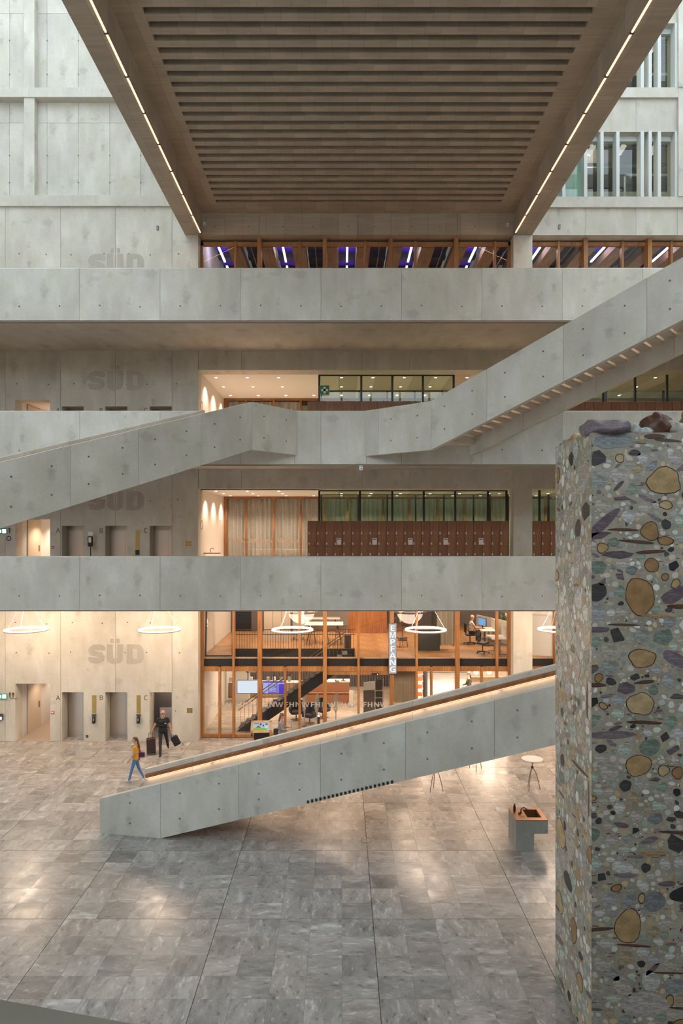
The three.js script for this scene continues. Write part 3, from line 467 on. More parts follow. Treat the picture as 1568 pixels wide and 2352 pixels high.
// ---------- recessed halls on the two middle galleries ----------
const HALLS = [[FL1, 11.1, 'first'], [FL2, 16.35, 'second']];
HALLS.forEach(([y0, yc, n], lv) => {
  const h = struct('hall_' + n, `recessed hall of the ${n} gallery`, 'room');
  wpart(h, 'hall_ceiling', [B(-6.29, -0.99, yc, yc + 0.08, WALL + 0.3, 37.4)], white, 2);
  for (let x = -0.99, k = 0; x < 21; x += 0.86, k++) wpart(h, 'ceiling_board', B(x, x + 0.85, yc, yc + 0.06, FAC + 0.3, 41), k % 2 ? M([0.46, 0.38, 0.3], 0.6) : M([0.62, 0.52, 0.43], 0.6), 2);
  wpart(h, 'hall_wall', [B(-6.5, -6.29, y0, yc + 0.1, WALL + 0.62, 41)], M([0.72, 0.66, 0.6], 0.8)); wpart(h, 'rear_wall', [B(-6.5, 22, y0, yc + 0.3, 41, 41.2)], offWhite);
  // timber framed rear glazing with sheer curtains
  const w = struct(lv ? 'window_7' : 'window_6', `oak framed glazing with sheer curtains in the ${n} hall`, 'glazing'), D = 37.3;
  for (const px of [517, 565.5, 628.5, 690.5, 745, 798, 880, 940, 1004, 1066, 1128, 1190, 1252]) wpart(w, 'post', B(XX(px, D) - (px < 520 ? 0.12 : 0.055), XX(px, D) + (px < 520 ? 0.12 : 0.055), y0, yc, D - 0.08, D + 0.08), M([0.36, 0.17, 0.07], 0.5, { map: woodMap }), 1.5);
  wpart(w, 'head', B(-6.29, 21, yc - 0.12, yc, D - 0.07, D + 0.07), M([0.36, 0.17, 0.07], 0.5, { map: woodMap }), 1.5);
  const pp = [517, 565.5, 628.5, 690.5, 745, 798, 880, 940, 1004, 1066, 1128, 1190, 1252]; for (let i = 0; i + 1 < pp.length; i++) part(w, 'pane', paneGeo(XX(pp[i], D), XX(pp[i + 1], D), y0, yc - 0.12, D), glass);
  for (let i = 0; i < 12; i++) {
    if (lv && i > 2) break;
    const x0 = XX(pp[i], D), x1 = XX(pp[i + 1], D), g = new THREE.PlaneGeometry(x1 - x0, yc - y0 - 0.2, 44, 1), p = g.attributes.position; for (let k = 0; k < p.count; k++) p.setZ(k, 0.05 * Math.sin(p.getX(k) * 26 + i) + 0.03 * Math.sin(p.getX(k) * 11 + 2 * i)); g.computeVertexNormals();
    const c = one('curtain', `sheer pale curtain hanging behind the oak glazing of the ${n} hall`, 'curtain', g, curtainMat, [(x0 + x1) / 2, (y0 + yc) / 2 - 0.02, -D - 0.35], 0, `sheer curtains of the ${n} hall`);
  }
  if (!lv) for (const px of [545, 600.5, 660]) { const m = part(w, 'frosted_word', text('FHNW', 0.24, 0.004, font, 1.25), M([0.34, 0.26, 0.21], 0.9)); m.position.set(XX(px, D), YY(1242, D), -D + 0.02); }
  // glass box
  const gb = struct('glass_screen_' + n, `dark framed glass enclosure of the ${n} hall`, 'glazing'), fx = lv ? [-1.01, 0.9, 2.31, 3.7, 5.1] : [-1.01, 0.84, 2.31, 3.74, 5.17, 6.66, 7.5];
  for (const [d, r] of [[31.7, 0.045], [35.2, 0.035]]) {
    for (const x of fx) part(gb, 'mullion', B(x - r, x + r, y0, yc, d - 0.04, d + 0.04), black);
    for (let i = 0; i + 1 < fx.length; i++) part(gb, 'pane', paneGeo(fx[i], fx[i + 1], y0, yc, d), greenGlass);
    part(gb, 'track', B(fx[0], fx[fx.length - 1], yc - 0.05, yc, d - 0.05, d + 0.05), darkGrey);
  }
  const side = (x) => { const g = new THREE.PlaneGeometry(3.5, yc - y0); g.rotateY(Math.PI / 2); g.translate(x, (y0 + yc) / 2, -33.45); return g; }; part(gb, 'pane', side(fx[0]), greenGlass); part(gb, 'pane', side(fx[fx.length - 1]), greenGlass);
  const gx = [8.4, 9.0, 10.45, 11.9, 13.35, 14.8, 16.25, 17.7]; const gc = struct('glass_screen_side_' + n, `dark framed glass enclosure beyond the column on the ${n} gallery`, 'glazing');
  for (const d of [31.7, 35.2]) { for (const x of gx) part(gc, 'mullion', B(x - 0.045, x + 0.045, y0, yc, d - 0.04, d + 0.04), black); for (let i = 0; i + 1 < gx.length; i++) part(gc, 'pane', paneGeo(gx[i], gx[i + 1], y0, yc, d), greenGlass); }
  // downlights
  for (const [r, d] of [32.2, 34.25, 36.4].entries()) for (let k = 0; k < 15; k++) {
    const x = -5.8 + 1.45 * k; if (k === 3 && r < 2) continue;
    const l = thing('downlight', `small round downlight in the ${n} hall ceiling`, 'lamp', [x, yc, -d], 0, `downlights of the ${n} hall`);
    part(l, 'trim_ring', cyl(0.085, 0.085, 0.012, 0, -0.012, 0, 14), white); part(l, 'lens_light', cyl(0.06, 0.06, 0.01, 0, -0.02, 0, 12), glowLens);
    if (r !== 1 || k < 3) spot(x, yc - 0.04, -d, k < 4 ? 22 : 22, 0.95, WARM);
  }
  if (lv) { const l = thing('linear_pendant', 'long warm glowing pendant beyond the second gallery glass', 'lamp', [XX(938, 38.5), YY(921, 38.5), -38.5]); part(l, 'lamp_bar', bx(2.2, 0.16, 0.2, 0, -0.08, 0), G([1, 0.72, 0.42], 2.2)); part(l, 'hanger', [cyl(0.01, 0.01, 0.4, -0.9, 0.05), cyl(0.01, 0.01, 0.4, 0.9, 0.05)], black); }
  // lockers
  const doors = [[2.34, 1.7], [1.69, 1.23], [1.22, 0.76], [0.75, 0.1]], D0 = 30.75, w0 = 0.385, runs = [[XX(706, D0), 7.5], [8.42, lv ? 16.5 : 10.4]];
  const dgeo = doors.map(([a, b]) => wuv(bx(w0 - 0.035, a - b, 0.02, 0.012, b, 0), 1.5, 0.3, 0.1)), body = bx(w0, 2.34, 0.5, 0, 0, -0.27), lockG = bx(0.05, 0.1, 0.012, -w0 / 2 + 0.07, 0, 0.016), plate = M([0.55, 0.53, 0.5], 0.4);
  for (const [a, b] of runs) for (let x = a, k = 0; x + w0 <= b + 0.02; x += w0, k++) {
    if (lv && x > 3.4 && x < 8) continue;                                        // nothing of these shows behind the stair
    const l = thing('locker', `tall oak locker column on the ${n} gallery`, 'locker', [x + w0 / 2, y0, -D0], 0, `lockers of the ${n} gallery`);
    part(l, 'carcass', body, oakDark[1]);
    const dm = oakDark[(k * 7 + (k >> 1)) % 3];
    doors.forEach(([p, q], i) => { const d = part(l, 'door', dgeo[i], dm); const s = part(d, 'lock_plate', lockG, plate); s.position.y = i ? q + 0.06 : q + 0.05; });
  }
  for (const px of lv ? [] : [778, 860, 942, 1023, 1104]) { const t = thing('notice', 'white notice sheet taped across the oak lockers', 'notice', [XX(px, D0), YY(1251, D0), -D0 + 0.03], 0, 'notices on the lockers'); part(t, 'sheet', bx(0.2, 0.29, 0.004, 0, 0, 0), M([0.78, 0.66, 0.6], 0.7)); part(t, 'printed_bar', bx(0.15, 0.05, 0.004, 0, 0.215, 0.003), M([0.16, 0.1, 0.08], 0.7)); }
});
{ // first aid sign, soffit camera
  const t = thing('first_aid_sign', 'green first aid sign with white cross on the glass', 'sign', [XX(745, 31.5), YY(895, 31.5), -31.6]); const s = 0.43; part(t, 'plate', bx(s, s, 0.02, 0, -s / 2, 0), M([0.03, 0.2, 0.08], 0.5)); part(t, 'border', [bx(s, 0.012, 0.004, 0, s / 2 - 0.012, 0.012), bx(s, 0.012, 0.004, 0, -s / 2, 0.012), bx(0.012, s, 0.004, -s / 2, -s / 2, 0.012), bx(0.012, s, 0.004, s / 2, -s / 2, 0.012)], M([0.4, 0.6, 0.45], 0.5)); part(t, 'cross', [bx(0.1, 0.3, 0.008, 0, -0.15, 0.012), bx(0.3, 0.1, 0.008, 0, -0.05, 0.012)], M([0.8, 0.82, 0.78], 0.5));
  const c = thing('camera_unit', 'small white double camera below the second gallery edge', 'camera', [XX(829, GAL), 11.6, -GAL + 0.02]); part(c, 'housing', bx(0.13, 0.19, 0.1, 0, -0.17, 0, 0.03), white); part(c, 'eye', [cyl(0.025, 0.025, 0.02, 0, -0.03, 0.05), cyl(0.025, 0.025, 0.02, 0, -0.12, 0.05)].map((g) => g), black); part(c, 'bracket', bx(0.05, 0.04, 0.1, 0, 0.01, 0), grey);
}
// washbasin niche and wall signs beside the halls
{
  const t = thing('wall_basin', 'small shelf basin with curved tap in the first hall', 'basin', [-5.9, FL1 + 0.86, -31.9]); part(t, 'shelf', bx(0.75, 0.05, 0.4, 0, 0, 0), M([0.5, 0.42, 0.36], 0.6)); part(t, 'tap', tube([V(-0.1, 0.05, 0), V(-0.1, 0.2, 0), V(0, 0.26, 0), V(0.06, 0.2, 0)], 0.014), darkGrey);
  for (const [y, n] of [[YY(1205, 31), 'first'], [YY(929, 31), 'second']]) { const s = thing('round_wall_sign', `dark round pictogram on the hall wall of the ${n} gallery`, 'sign', [-6.3, y, -31.35]); s.rotation.y = Math.PI / 2; const g = new THREE.TorusGeometry(0.2, 0.02, 8, 24); part(s, 'ring', g, M([0.1, 0.06, 0.04], 0.6)); part(s, 'figure', [bx(0.05, 0.2, 0.01, 0, -0.1, 0), cyl(0.035, 0.035, 0.01, 0, 0.12, 0)], M([0.1, 0.06, 0.04], 0.6)); }
  const g = thing('wall_lamp', 'small white glowing wall lamp in the first hall', 'lamp', [XX(505, 36), YY(1190, 36), -36]); part(g, 'lamp_body', bx(0.1, 0.22, 0.1, 0, -0.1, 0, 0.02), G([1, 0.95, 0.9], 2)); part(g, 'wall_plate', bx(0.14, 0.05, 0.04, 0, -0.17, 0), white);
}

// ---------- ground floor: fittings on the lift wall ----------
{
  const put = (px, py) => [XX(px, WALL), YY(py, WALL), -WALL];
  for (const [px, l] of [[216.5, 'between lifts A and B'], [318.5, 'between lifts B and C']]) {
    const a = thing('call_panel', `upright brass panel on the lobby wall ${l}`, 'panel', put(px, 1638)); part(a, 'plate', bx(0.18, 0.79, 0.012, 0, 0, 0.006), brass); part(a, 'button', cyl(0.015, 0.015, 0.02, 0, 0.3, 0.01), darkGrey);
    const b = thing('dispenser', `black hand dispenser under the brass panel ${l}`, 'dispenser', put(px, 1660)); part(b, 'housing', bx(0.14, 0.26, 0.1, 0, 0.02, 0.06, 0.03), black); part(b, 'bracket', bx(0.18, 0.08, 0.05, 0, 0.3, 0.03), darkGrey); part(b, 'window', bx(0.05, 0.12, 0.01, 0, 0.1, 0.112), grey); part(b, 'drip_tray', bx(0.12, 0.03, 0.12, 0, 0, 0.07), black);
  }
  for (const [px, py, l] of [[435.5, 1637, 'on the lobby wall beside lift C'], [433, 1254, 'on the first gallery beside lift C']]) { const a = thing('brass_plate', `small square brass plate ${l}`, 'plate', put(px, py)); part(a, 'plate', bx(0.24, 0.21, 0.012, 0, 0, 0.006), brass); part(a, 'fixing', [[-0.09, 0.03], [0.09, 0.03], [-0.09, 0.18], [0.09, 0.18]].map(([x, y]) => bx(0.04, 0.03, 0.014, x, y - 0.015, 0.008)), darkGrey); }
  const cp = thing('call_panel', 'upright brass panel on the first gallery beside lift C', 'panel', put(316, 1262)); part(cp, 'plate', bx(0.17, 0.85, 0.012, 0, 0, 0.007), brass); part(cp, 'dispenser_head', bx(0.14, 0.22, 0.1, 0, -0.24, 0.052), black);
  for (const [py, l, m] of [[1636, 'on the lobby wall near lift A', [0.75, 0.12, 0.08]], [1257, 'on the first gallery near lift A', [0.4, 0.07, 0.05]]]) { const a = thing('fire_alarm', `small red alarm button ${l}`, 'alarm', put(121.5, py)); part(a, 'housing', bx(0.12, 0.11, 0.04, 0, -0.05, 0.02, 0.01), M(m, 0.5)); part(a, 'pane', bx(0.07, 0.05, 0.01, 0, -0.02, 0.042), white); }
  const so = thing('wall_socket', 'small black wall socket low beside lift A', 'socket', put(200, 1694)); part(so, 'plate', bx(0.1, 0.1, 0.015, 0, 0, 0.008), black); part(so, 'socket_hole', bx(0.03, 0.03, 0.004, 0, 0.035, 0.017), grey);
  for (const [py, l] of [[1599, 'on the lobby wall by the washrooms'], [1220, 'on the first gallery wall by the washrooms']]) {
    const a = thing('exit_sign', `glowing green and white exit sign ${l}`, 'sign', put(4, py)); part(a, 'sign_case', bx(0.5, 0.24, 0.05, 0, -0.12, 0.025), M([0.1, 0.4, 0.3], 0.5)); part(a, 'sign_glow', [bx(0.17, 0.17, 0.006, 0.13, -0.085, 0.053), bx(0.2, 0.13, 0.006, -0.1, -0.07, 0.053)], G([0.75, 1, 0.9], 1.6));
  }
  const pict = (t, x, skirt) => part(t, 'figure', [cyl(0.03, 0.03, 0.008, x, 0.19, 0.004, 10), bx(skirt ? 0.1 : 0.08, 0.12, 0.008, x, 0.07, 0.004), bx(0.05, 0.1, 0.008, x, -0.03, 0.004)], M([0.13, 0.08, 0.05], 0.6));
  const p = thing('washroom_sign', 'two dark figures with an arrow on the lobby wall', 'sign', put(27, 1601)); pict(p, -0.08, false); pict(p, 0.06, true); part(p, 'arrow', [bx(0.26, 0.02, 0.008, 0.06, -0.08, 0.004), bx(0.02, 0.07, 0.008, 0.19, -0.08, 0.004)], M([0.13, 0.08, 0.05], 0.6));
  const q = thing('washroom_sign', 'single dark figure over a round emblem on the first gallery wall', 'sign', put(22, 1223)); pict(q, 0, false); part(q, 'emblem', (() => { const g = new THREE.TorusGeometry(0.09, 0.018, 6, 20); g.translate(-0.03, -0.26, 0.01); return g; })(), M([0.06, 0.04, 0.03], 0.6));
  const dd = thing('payment_terminal', 'small dark terminal with lit screen on the lobby wall', 'terminal', put(1, 1653)); part(dd, 'housing', bx(0.26, 0.27, 0.1, 0, 0, 0.05, 0.02), darkGrey); part(dd, 'screen', bx(0.18, 0.12, 0.01, 0.02, 0.03, 0.102), G([1, 0.9, 0.85], 1.2));
  const st = thing('dispenser_stand', 'black hand dispenser on a stand with white notice, first gallery', 'dispenser', [XX(208, 30.2), FL1, -30.2]); part(st, 'pole', cyl(0.02, 0.02, 1.3, 0, 0, 0), black); part(st, 'base_plate', cyl(0.16, 0.16, 0.02), black); part(st, 'housing', bx(0.22, 0.45, 0.12, 0, 1.22, 0.03, 0.05), black); part(st, 'bottle_window', bx(0.12, 0.22, 0.02, 0, 1.4, 0.09, 0.008), white); part(st, 'notice_card', bx(0.2, 0.15, 0.01, 0, 1.7, 0.02), white);
}

// ---------- ring lamps under the first gallery ----------
{
  const D = 28, yR = YY(1446, D) , ring = new THREE.TorusGeometry(0.8, 0.035, 10, 64); ring.rotateX(Math.PI / 2);
  const hoop = lathe([[0.765, -0.05], [0.845, -0.05], [0.845, -0.012], [0.765, -0.012], [0.765, -0.05]], 64);
  for (let k = -1; k < 7; k++) {
    const x = -12.67 + 5.35 * k, tagl = ['out beyond the washrooms', 'over the washroom corridor', 'in front of lift C', 'in front of the stairwell glazing', 'beside the reception sign', 'in front of the white shelves', 'beyond the white shelves', 'at the far end of the lobby'][k + 1];
    const t = thing('ring_lamp', `glowing ring pendant ${tagl}`, 'lamp', [x, yR, -D], 0, 'ring pendants of the lobby');
    part(t, 'ring_light', ring, glowRing); part(t, 'hoop', hoop, M([0.72, 0.68, 0.66], 0.4));
    part(t, 'cable', [tube([V(-0.5, 0.03, 0.6), V(0, SOF1 - yR, 0)], 0.006, 4), tube([V(-0.5, 0.03, -0.6), V(0, SOF1 - yR, 0)], 0.006, 4), tube([V(0.78, 0.03, 0), V(0, SOF1 - yR, 0)], 0.006, 4)], white); part(t, 'ceiling_rose', cyl(0.1, 0.1, 0.03, 0, SOF1 - yR - 0.03), white); part(t, 'driver_bar', bx(0.75, 0.025, 0.04, 0, 0, -0.35), white);
    lamp(x, yR + 0.06, -D, 30, WARM, 34);
  }
}

// ---------- tall block of set stones and timber slices ----------
{
  const X0 = 4.4, X1 = 6.75, D0 = 12.26, D1 = 14.33, TOP = 10.95;
  const t = thing('stone_column', 'tall rough block of mixed stones and timber slices set in mortar', 'column', [X0, 0, -D0]);
  const w = X1 - X0, l = D1 - D0;
  const mortarMap = tex(512, (u, v) => { const a = fbm(u, v, 5, 5, 4, 301), b = fbm(u, v, 70, 70, 2, 305), k = 0.84 + (a - 0.5) * 0.25 + (b - 0.5) * 0.12; return [k, k * 0.985, k * 0.95]; });
  const mortar = M([0.44, 0.4, 0.34], 0.5, { map: mortarMap });
  wpart(t, 'mortar', [bx(w, TOP, l, w / 2, 0, -l / 2)], mortar, 1.6, 'grey green mortar');
  const pal = {
    grey: [[0.3, 0.31, 0.32], [0.22, 0.23, 0.24], [0.4, 0.4, 0.4], [0.33, 0.34, 0.31]], green: [[0.28, 0.34, 0.27], [0.45, 0.52, 0.44], [0.2, 0.25, 0.2], [0.5, 0.56, 0.48]], slate: [[0.16, 0.115, 0.13], [0.22, 0.17, 0.19], [0.12, 0.09, 0.1]],
    dark: [[0.025, 0.023, 0.022], [0.06, 0.055, 0.055], [0.045, 0.05, 0.05]], white: [[0.62, 0.61, 0.57], [0.54, 0.53, 0.5], [0.5, 0.45, 0.42]], pale: [[0.46, 0.41, 0.34], [0.5, 0.44, 0.38], [0.42, 0.33, 0.22]], wood: [[0.44, 0.3, 0.15], [0.5, 0.38, 0.22], [0.34, 0.2, 0.09]], rust: [[0.42, 0.24, 0.11], [0.12, 0.045, 0.025], [0.1, 0.05, 0.035]],
  };
  const grainMap = tex(256, (u, v) => { const a = fbm(u, v, 8, 30, 4, 401), b = fbm(u, v, 60, 60, 2, 402); const k = 0.85 + (a - 0.5) * 0.4 + (b - 0.5) * 0.2; return [k, k, k]; });
  const ringMap = tex(256, (u, v) => { const r = Math.hypot(u - 0.5, v - 0.5), a = fbm(u, v, 6, 6, 3, 410); const k = 0.9 + 0.022 * Math.sin(r * 90 + a * 14) + (a - 0.5) * 0.3; return [k, k * 0.98, k * 0.94]; });
  const mats = {}; for (const k in pal) mats[k] = pal[k].map((c) => M(c, 0.45, { map: k === 'wood' ? ringMap : grainMap }));
  const bark = M([0.05, 0.03, 0.017], 0.8), stuffMat = new THREE.MeshStandardMaterial({ vertexColors: true, roughness: 0.5 });
  // outline of one inlay in its own plane
  const outline = (rx, ry, angular, turn, n) => {
    const pts = [], ph = [rr(0, 6.3), rr(0, 6.3), rr(0, 6.3)], am = [rr(0.03, 0.13), rr(0.02, 0.1), rr(0, 0.05)];
    const corners = angular ? Array.from({ length: 4 + Math.floor(rnd() * 4) }, (_, i, m) => 0) : null; if (corners) { const m = corners.length, o = rr(0, 6.3); for (let i = 0; i < m; i++) { const a = o + (i + rr(-0.3, 0.3)) / m * Math.PI * 2; corners[i] = [Math.cos(a) * rr(0.82, 1.12), Math.sin(a) * rr(0.82, 1.12)]; } }
    for (let i = 0; i < n; i++) {
      let x, y;
      if (corners) { const f = i / n * corners.length, q = Math.floor(f), w = f - q, A = corners[q], B2 = corners[(q + 1) % corners.length]; x = A[0] + (B2[0] - A[0]) * w + rr(-0.03, 0.03); y = A[1] + (B2[1] - A[1]) * w + rr(-0.03, 0.03); }
      else { const a = i / n * Math.PI * 2, k = 1 + am[0] * Math.cos(2 * a + ph[0]) + am[1] * Math.cos(3 * a + ph[1]) + am[2] * Math.cos(5 * a + ph[2]) + rr(-0.02, 0.02); x = Math.cos(a) * k; y = Math.sin(a) * k; }
      x *= rx; y *= ry; pts.push([x * Math.cos(turn) - y * Math.sin(turn), x * Math.sin(turn) + y * Math.cos(turn)]);
    }
    return pts;
  };
  const inlay = (pts, cx, cy, W0, H0, h) => {                      // shallow prism clipped to the face
    const q = pts.map(([x, y]) => [Math.max(0.0, Math.min(W0, cx + x)), Math.max(0.02, Math.min(H0, cy + y))]), n = q.length, pos = [], uv = [];
    const tri = (...v) => { for (const [x, y, z] of v) { pos.push(x, y, z); uv.push((x - cx) * 1.6 + 0.5, (y - cy) * 1.6 + 0.5); } };
    for (let i = 0; i < n; i++) { const a = q[i], b = q[(i + 1) % n]; tri([Math.max(0, Math.min(W0, cx)), cy, h], [a[0], a[1], h], [b[0], b[1], h]); tri([a[0], a[1], h], [a[0], a[1], -0.004], [b[0], b[1], h]); tri([b[0], b[1], h], [a[0], a[1], -0.004], [b[0], b[1], -0.004]); }
    const g = new THREE.BufferGeometry(); g.setAttribute('position', new THREE.Float32BufferAttribute(pos, 3)); g.setAttribute('uv', new THREE.Float32BufferAttribute(uv, 2)); g.computeVertexNormals(); return g;
  };
  const all = [];
  for (const face of ['front', 'side']) {
    const FW = face === 'front' ? w : l, cells = new Map(), key = (a, b) => a + '_' + b, C = 0.25;
    const free = (cx, cy, rx, ry) => { for (let i = Math.floor((cx - 0.6) / C); i <= Math.floor((cx + 0.6) / C); i++) for (let j = Math.floor((cy - 0.6) / C); j <= Math.floor((cy + 0.6) / C); j++) for (const o of cells.get(key(i, j)) || []) { const dx = (cx - o[0]) / (rx + o[2]), dy = (cy - o[1]) / (ry + o[3]); if (dx * dx + dy * dy < 0.92) return false; } return true; };
    const add = (n, r0, r1, kinds) => {
      for (let i = 0, tries = 0; i < n && tries < n * 30; tries++) {
        let kind = kinds[Math.floor(rnd() * kinds.length)]; if (face === 'side' && ['dark', 'slate', 'rust', 'grey'].includes(kind) && rnd() > 0.35) kind = ['white', 'green', 'pale', 'white', 'green'][Math.floor(rnd() * 5)]; const r = rr(r0, r1), el = kind === 'slate' ? rr(1.4, 6) : kind === 'rust' ? rr(4, 14) : kind === 'wood' ? rr(0.9, 1.7) : rr(0.85, 1.7);  // side face stones are pale, and lightened further in place of missing daylight
        let rx = r * Math.sqrt(el), ry = r / Math.sqrt(el); if (kind === 'wood' && rnd() > 0.65) [rx, ry] = [ry, rx]; if (face === 'side' && kind !== 'slate' && rnd() > 0.4) [rx, ry] = [ry, rx];
        const cx = rr(0, FW), cy = rr(0.05, TOP - 0.06); if (!free(cx, cy, rx, ry)) continue;
        const o = [cx, cy, rx, ry]; const k = key(Math.floor(cx / C), Math.floor(cy / C)); if (!cells.has(k)) cells.set(k, []); cells.get(k).push(o);
        all.push({ face, FW, cx, cy, rx, ry, kind, v: Math.floor(rnd() * pal[kind].length), angular: ['slate', 'dark', 'grey', 'green'].includes(kind) && rnd() > 0.35, turn: kind !== 'rust' && rnd() > 0.55 ? rr(-0.8, 0.8) : rr(-0.1, 0.1) }); i++;
      }
    };
    const tall = (n) => Math.round(n * FW / 2.2);
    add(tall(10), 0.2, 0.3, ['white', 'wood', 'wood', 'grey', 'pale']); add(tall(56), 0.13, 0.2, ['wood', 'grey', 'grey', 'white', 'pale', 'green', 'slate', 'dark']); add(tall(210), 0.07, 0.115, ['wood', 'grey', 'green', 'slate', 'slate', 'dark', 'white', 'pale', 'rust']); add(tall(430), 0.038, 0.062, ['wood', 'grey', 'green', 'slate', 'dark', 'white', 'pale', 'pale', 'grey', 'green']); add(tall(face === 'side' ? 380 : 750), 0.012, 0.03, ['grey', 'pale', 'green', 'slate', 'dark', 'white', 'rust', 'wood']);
  }
  const toFace = (g, face) => { if (face === 'side') { g.applyMatrix4(new THREE.Matrix4().makeBasis(V(0, 0, -1), V(0, 1, 0), V(-1, 0, 0))); const p = g.attributes.position.array; for (let i = 0; i < p.length; i += 9) for (let k = 0; k < 3; k++) { const q = p[i + 3 + k]; p[i + 3 + k] = p[i + 6 + k]; p[i + 6 + k] = q; } const u = g.attributes.uv.array; for (let i = 0; i < u.length; i += 6) for (let k = 0; k < 2; k++) { const q = u[i + 2 + k]; u[i + 2 + k] = u[i + 4 + k]; u[i + 4 + k] = q; } g.computeVertexNormals(); } return g; };
  const inView = (o) => (o.face === 'side' || o.cx < 1.65) && o.cy > 0.3, score = (o) => (inView(o) ? 10 : 0) + Math.sqrt(o.rx * o.ry) * (o.face === 'side' ? 0.55 : 1);
  all.sort((a, b) => score(b) - score(a));
  const small = [];
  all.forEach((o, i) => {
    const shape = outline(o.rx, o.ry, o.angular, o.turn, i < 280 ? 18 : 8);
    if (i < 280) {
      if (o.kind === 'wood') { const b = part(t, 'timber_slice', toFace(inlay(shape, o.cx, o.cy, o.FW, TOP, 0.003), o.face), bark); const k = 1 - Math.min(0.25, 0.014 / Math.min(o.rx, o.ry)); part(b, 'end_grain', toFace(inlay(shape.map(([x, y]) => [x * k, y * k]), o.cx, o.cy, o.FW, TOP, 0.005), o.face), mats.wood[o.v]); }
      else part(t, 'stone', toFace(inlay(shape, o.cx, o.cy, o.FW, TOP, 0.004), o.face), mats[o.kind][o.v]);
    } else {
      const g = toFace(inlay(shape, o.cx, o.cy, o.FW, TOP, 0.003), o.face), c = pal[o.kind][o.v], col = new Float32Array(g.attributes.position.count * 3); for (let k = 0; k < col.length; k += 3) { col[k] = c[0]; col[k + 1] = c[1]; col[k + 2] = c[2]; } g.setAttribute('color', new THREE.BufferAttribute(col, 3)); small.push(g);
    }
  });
  const s = part(t, 'small_stones', small, stuffMat); s.userData.kind = 'stuff';
  // loose looking crown of boulders
  const rock = (rx, ry, rz, x, y, z, k, v, ang) => { let g0 = new THREE.IcosahedronGeometry(1, 4); g0.deleteAttribute('normal'); g0.deleteAttribute('uv'); g0 = mergeVertices(g0, 1e-4); const p = g0.attributes.position, sx = rr(0, 9); for (let i = 0; i < p.count; i++) { const q = V(p.getX(i), p.getY(i), p.getZ(i)), n = 1 + 0.22 * (vn(q.x * 1.7 + sx + 5, q.y * 1.7 + q.z * 1.3 + 5, 64, 7) - 0.5) * 2 + 0.07 * (vn(q.x * 6 + sx + 20, q.y * 6 + q.z * 5 + 20, 64, 3) - 0.5) * 2; q.multiplyScalar(n); if (ang) { q.x = Math.max(-0.8, Math.min(0.8, q.x)); q.y = Math.max(-0.7, Math.min(0.62 - q.x * 0.2, q.y)); } p.setXYZ(i, q.x * rx, q.y * ry, q.z * rz); } g0.computeVertexNormals(); g0 = g0.toNonIndexed(); { const q = g0.attributes.position, uv = new Float32Array(q.count * 2); for (let i = 0; i < q.count; i++) { uv[2 * i] = q.getX(i) * 1.5 + q.getZ(i); uv[2 * i + 1] = q.getY(i) * 1.5; } g0.setAttribute('uv', new THREE.BufferAttribute(uv, 2)); } const m = part(t, 'boulder', g0, mats[k][v]); m.position.set(x, y, z); return m; };
  rock(0.52, 0.25, 0.42, 0.36, TOP + 0.08, -0.32, 'slate', 1, true); rock(0.26, 0.26, 0.25, 1.28, TOP + 0.13, -0.3, 'rust', 1); rock(0.13, 0.14, 0.14, 0.82, TOP + 0.03, -0.15, 'white', 1); rock(0.16, 0.11, 0.15, 0.98, TOP + 0.02, -0.2, 'green', 1); rock(0.09, 0.11, 0.1, 1.03, TOP + 0.1, -0.42, 'rust', 2); rock(0.2, 0.22, 0.2, 1.55, TOP + 0.08, -0.25, 'pale', 1, true); rock(0.24, 0.34, 0.3, 1.95, TOP + 0.2, -0.3, 'pale', 2); rock(0.18, 0.2, 0.2, 2.2, TOP + 0.05, -0.6, 'grey', 1);
  rock(0.12, 0.13, 0.12, 0.12, TOP + 0.02, -1.0, 'wood', 1); rock(0.1, 0.12, 0.13, 0.1, TOP, -1.32, 'rust', 0); rock(0.16, 0.1, 0.2, 0.16, TOP, -1.68, 'green', 0); rock(0.14, 0.09, 0.16, 0.14, TOP - 0.02, -1.95, 'grey', 1); rock(0.25, 0.1, 0.25, 0.8, TOP + 0.02, -1.2, 'grey', 2); rock(0.25, 0.12, 0.25, 1.6, TOP + 0.02, -1.4, 'slate', 0);
}

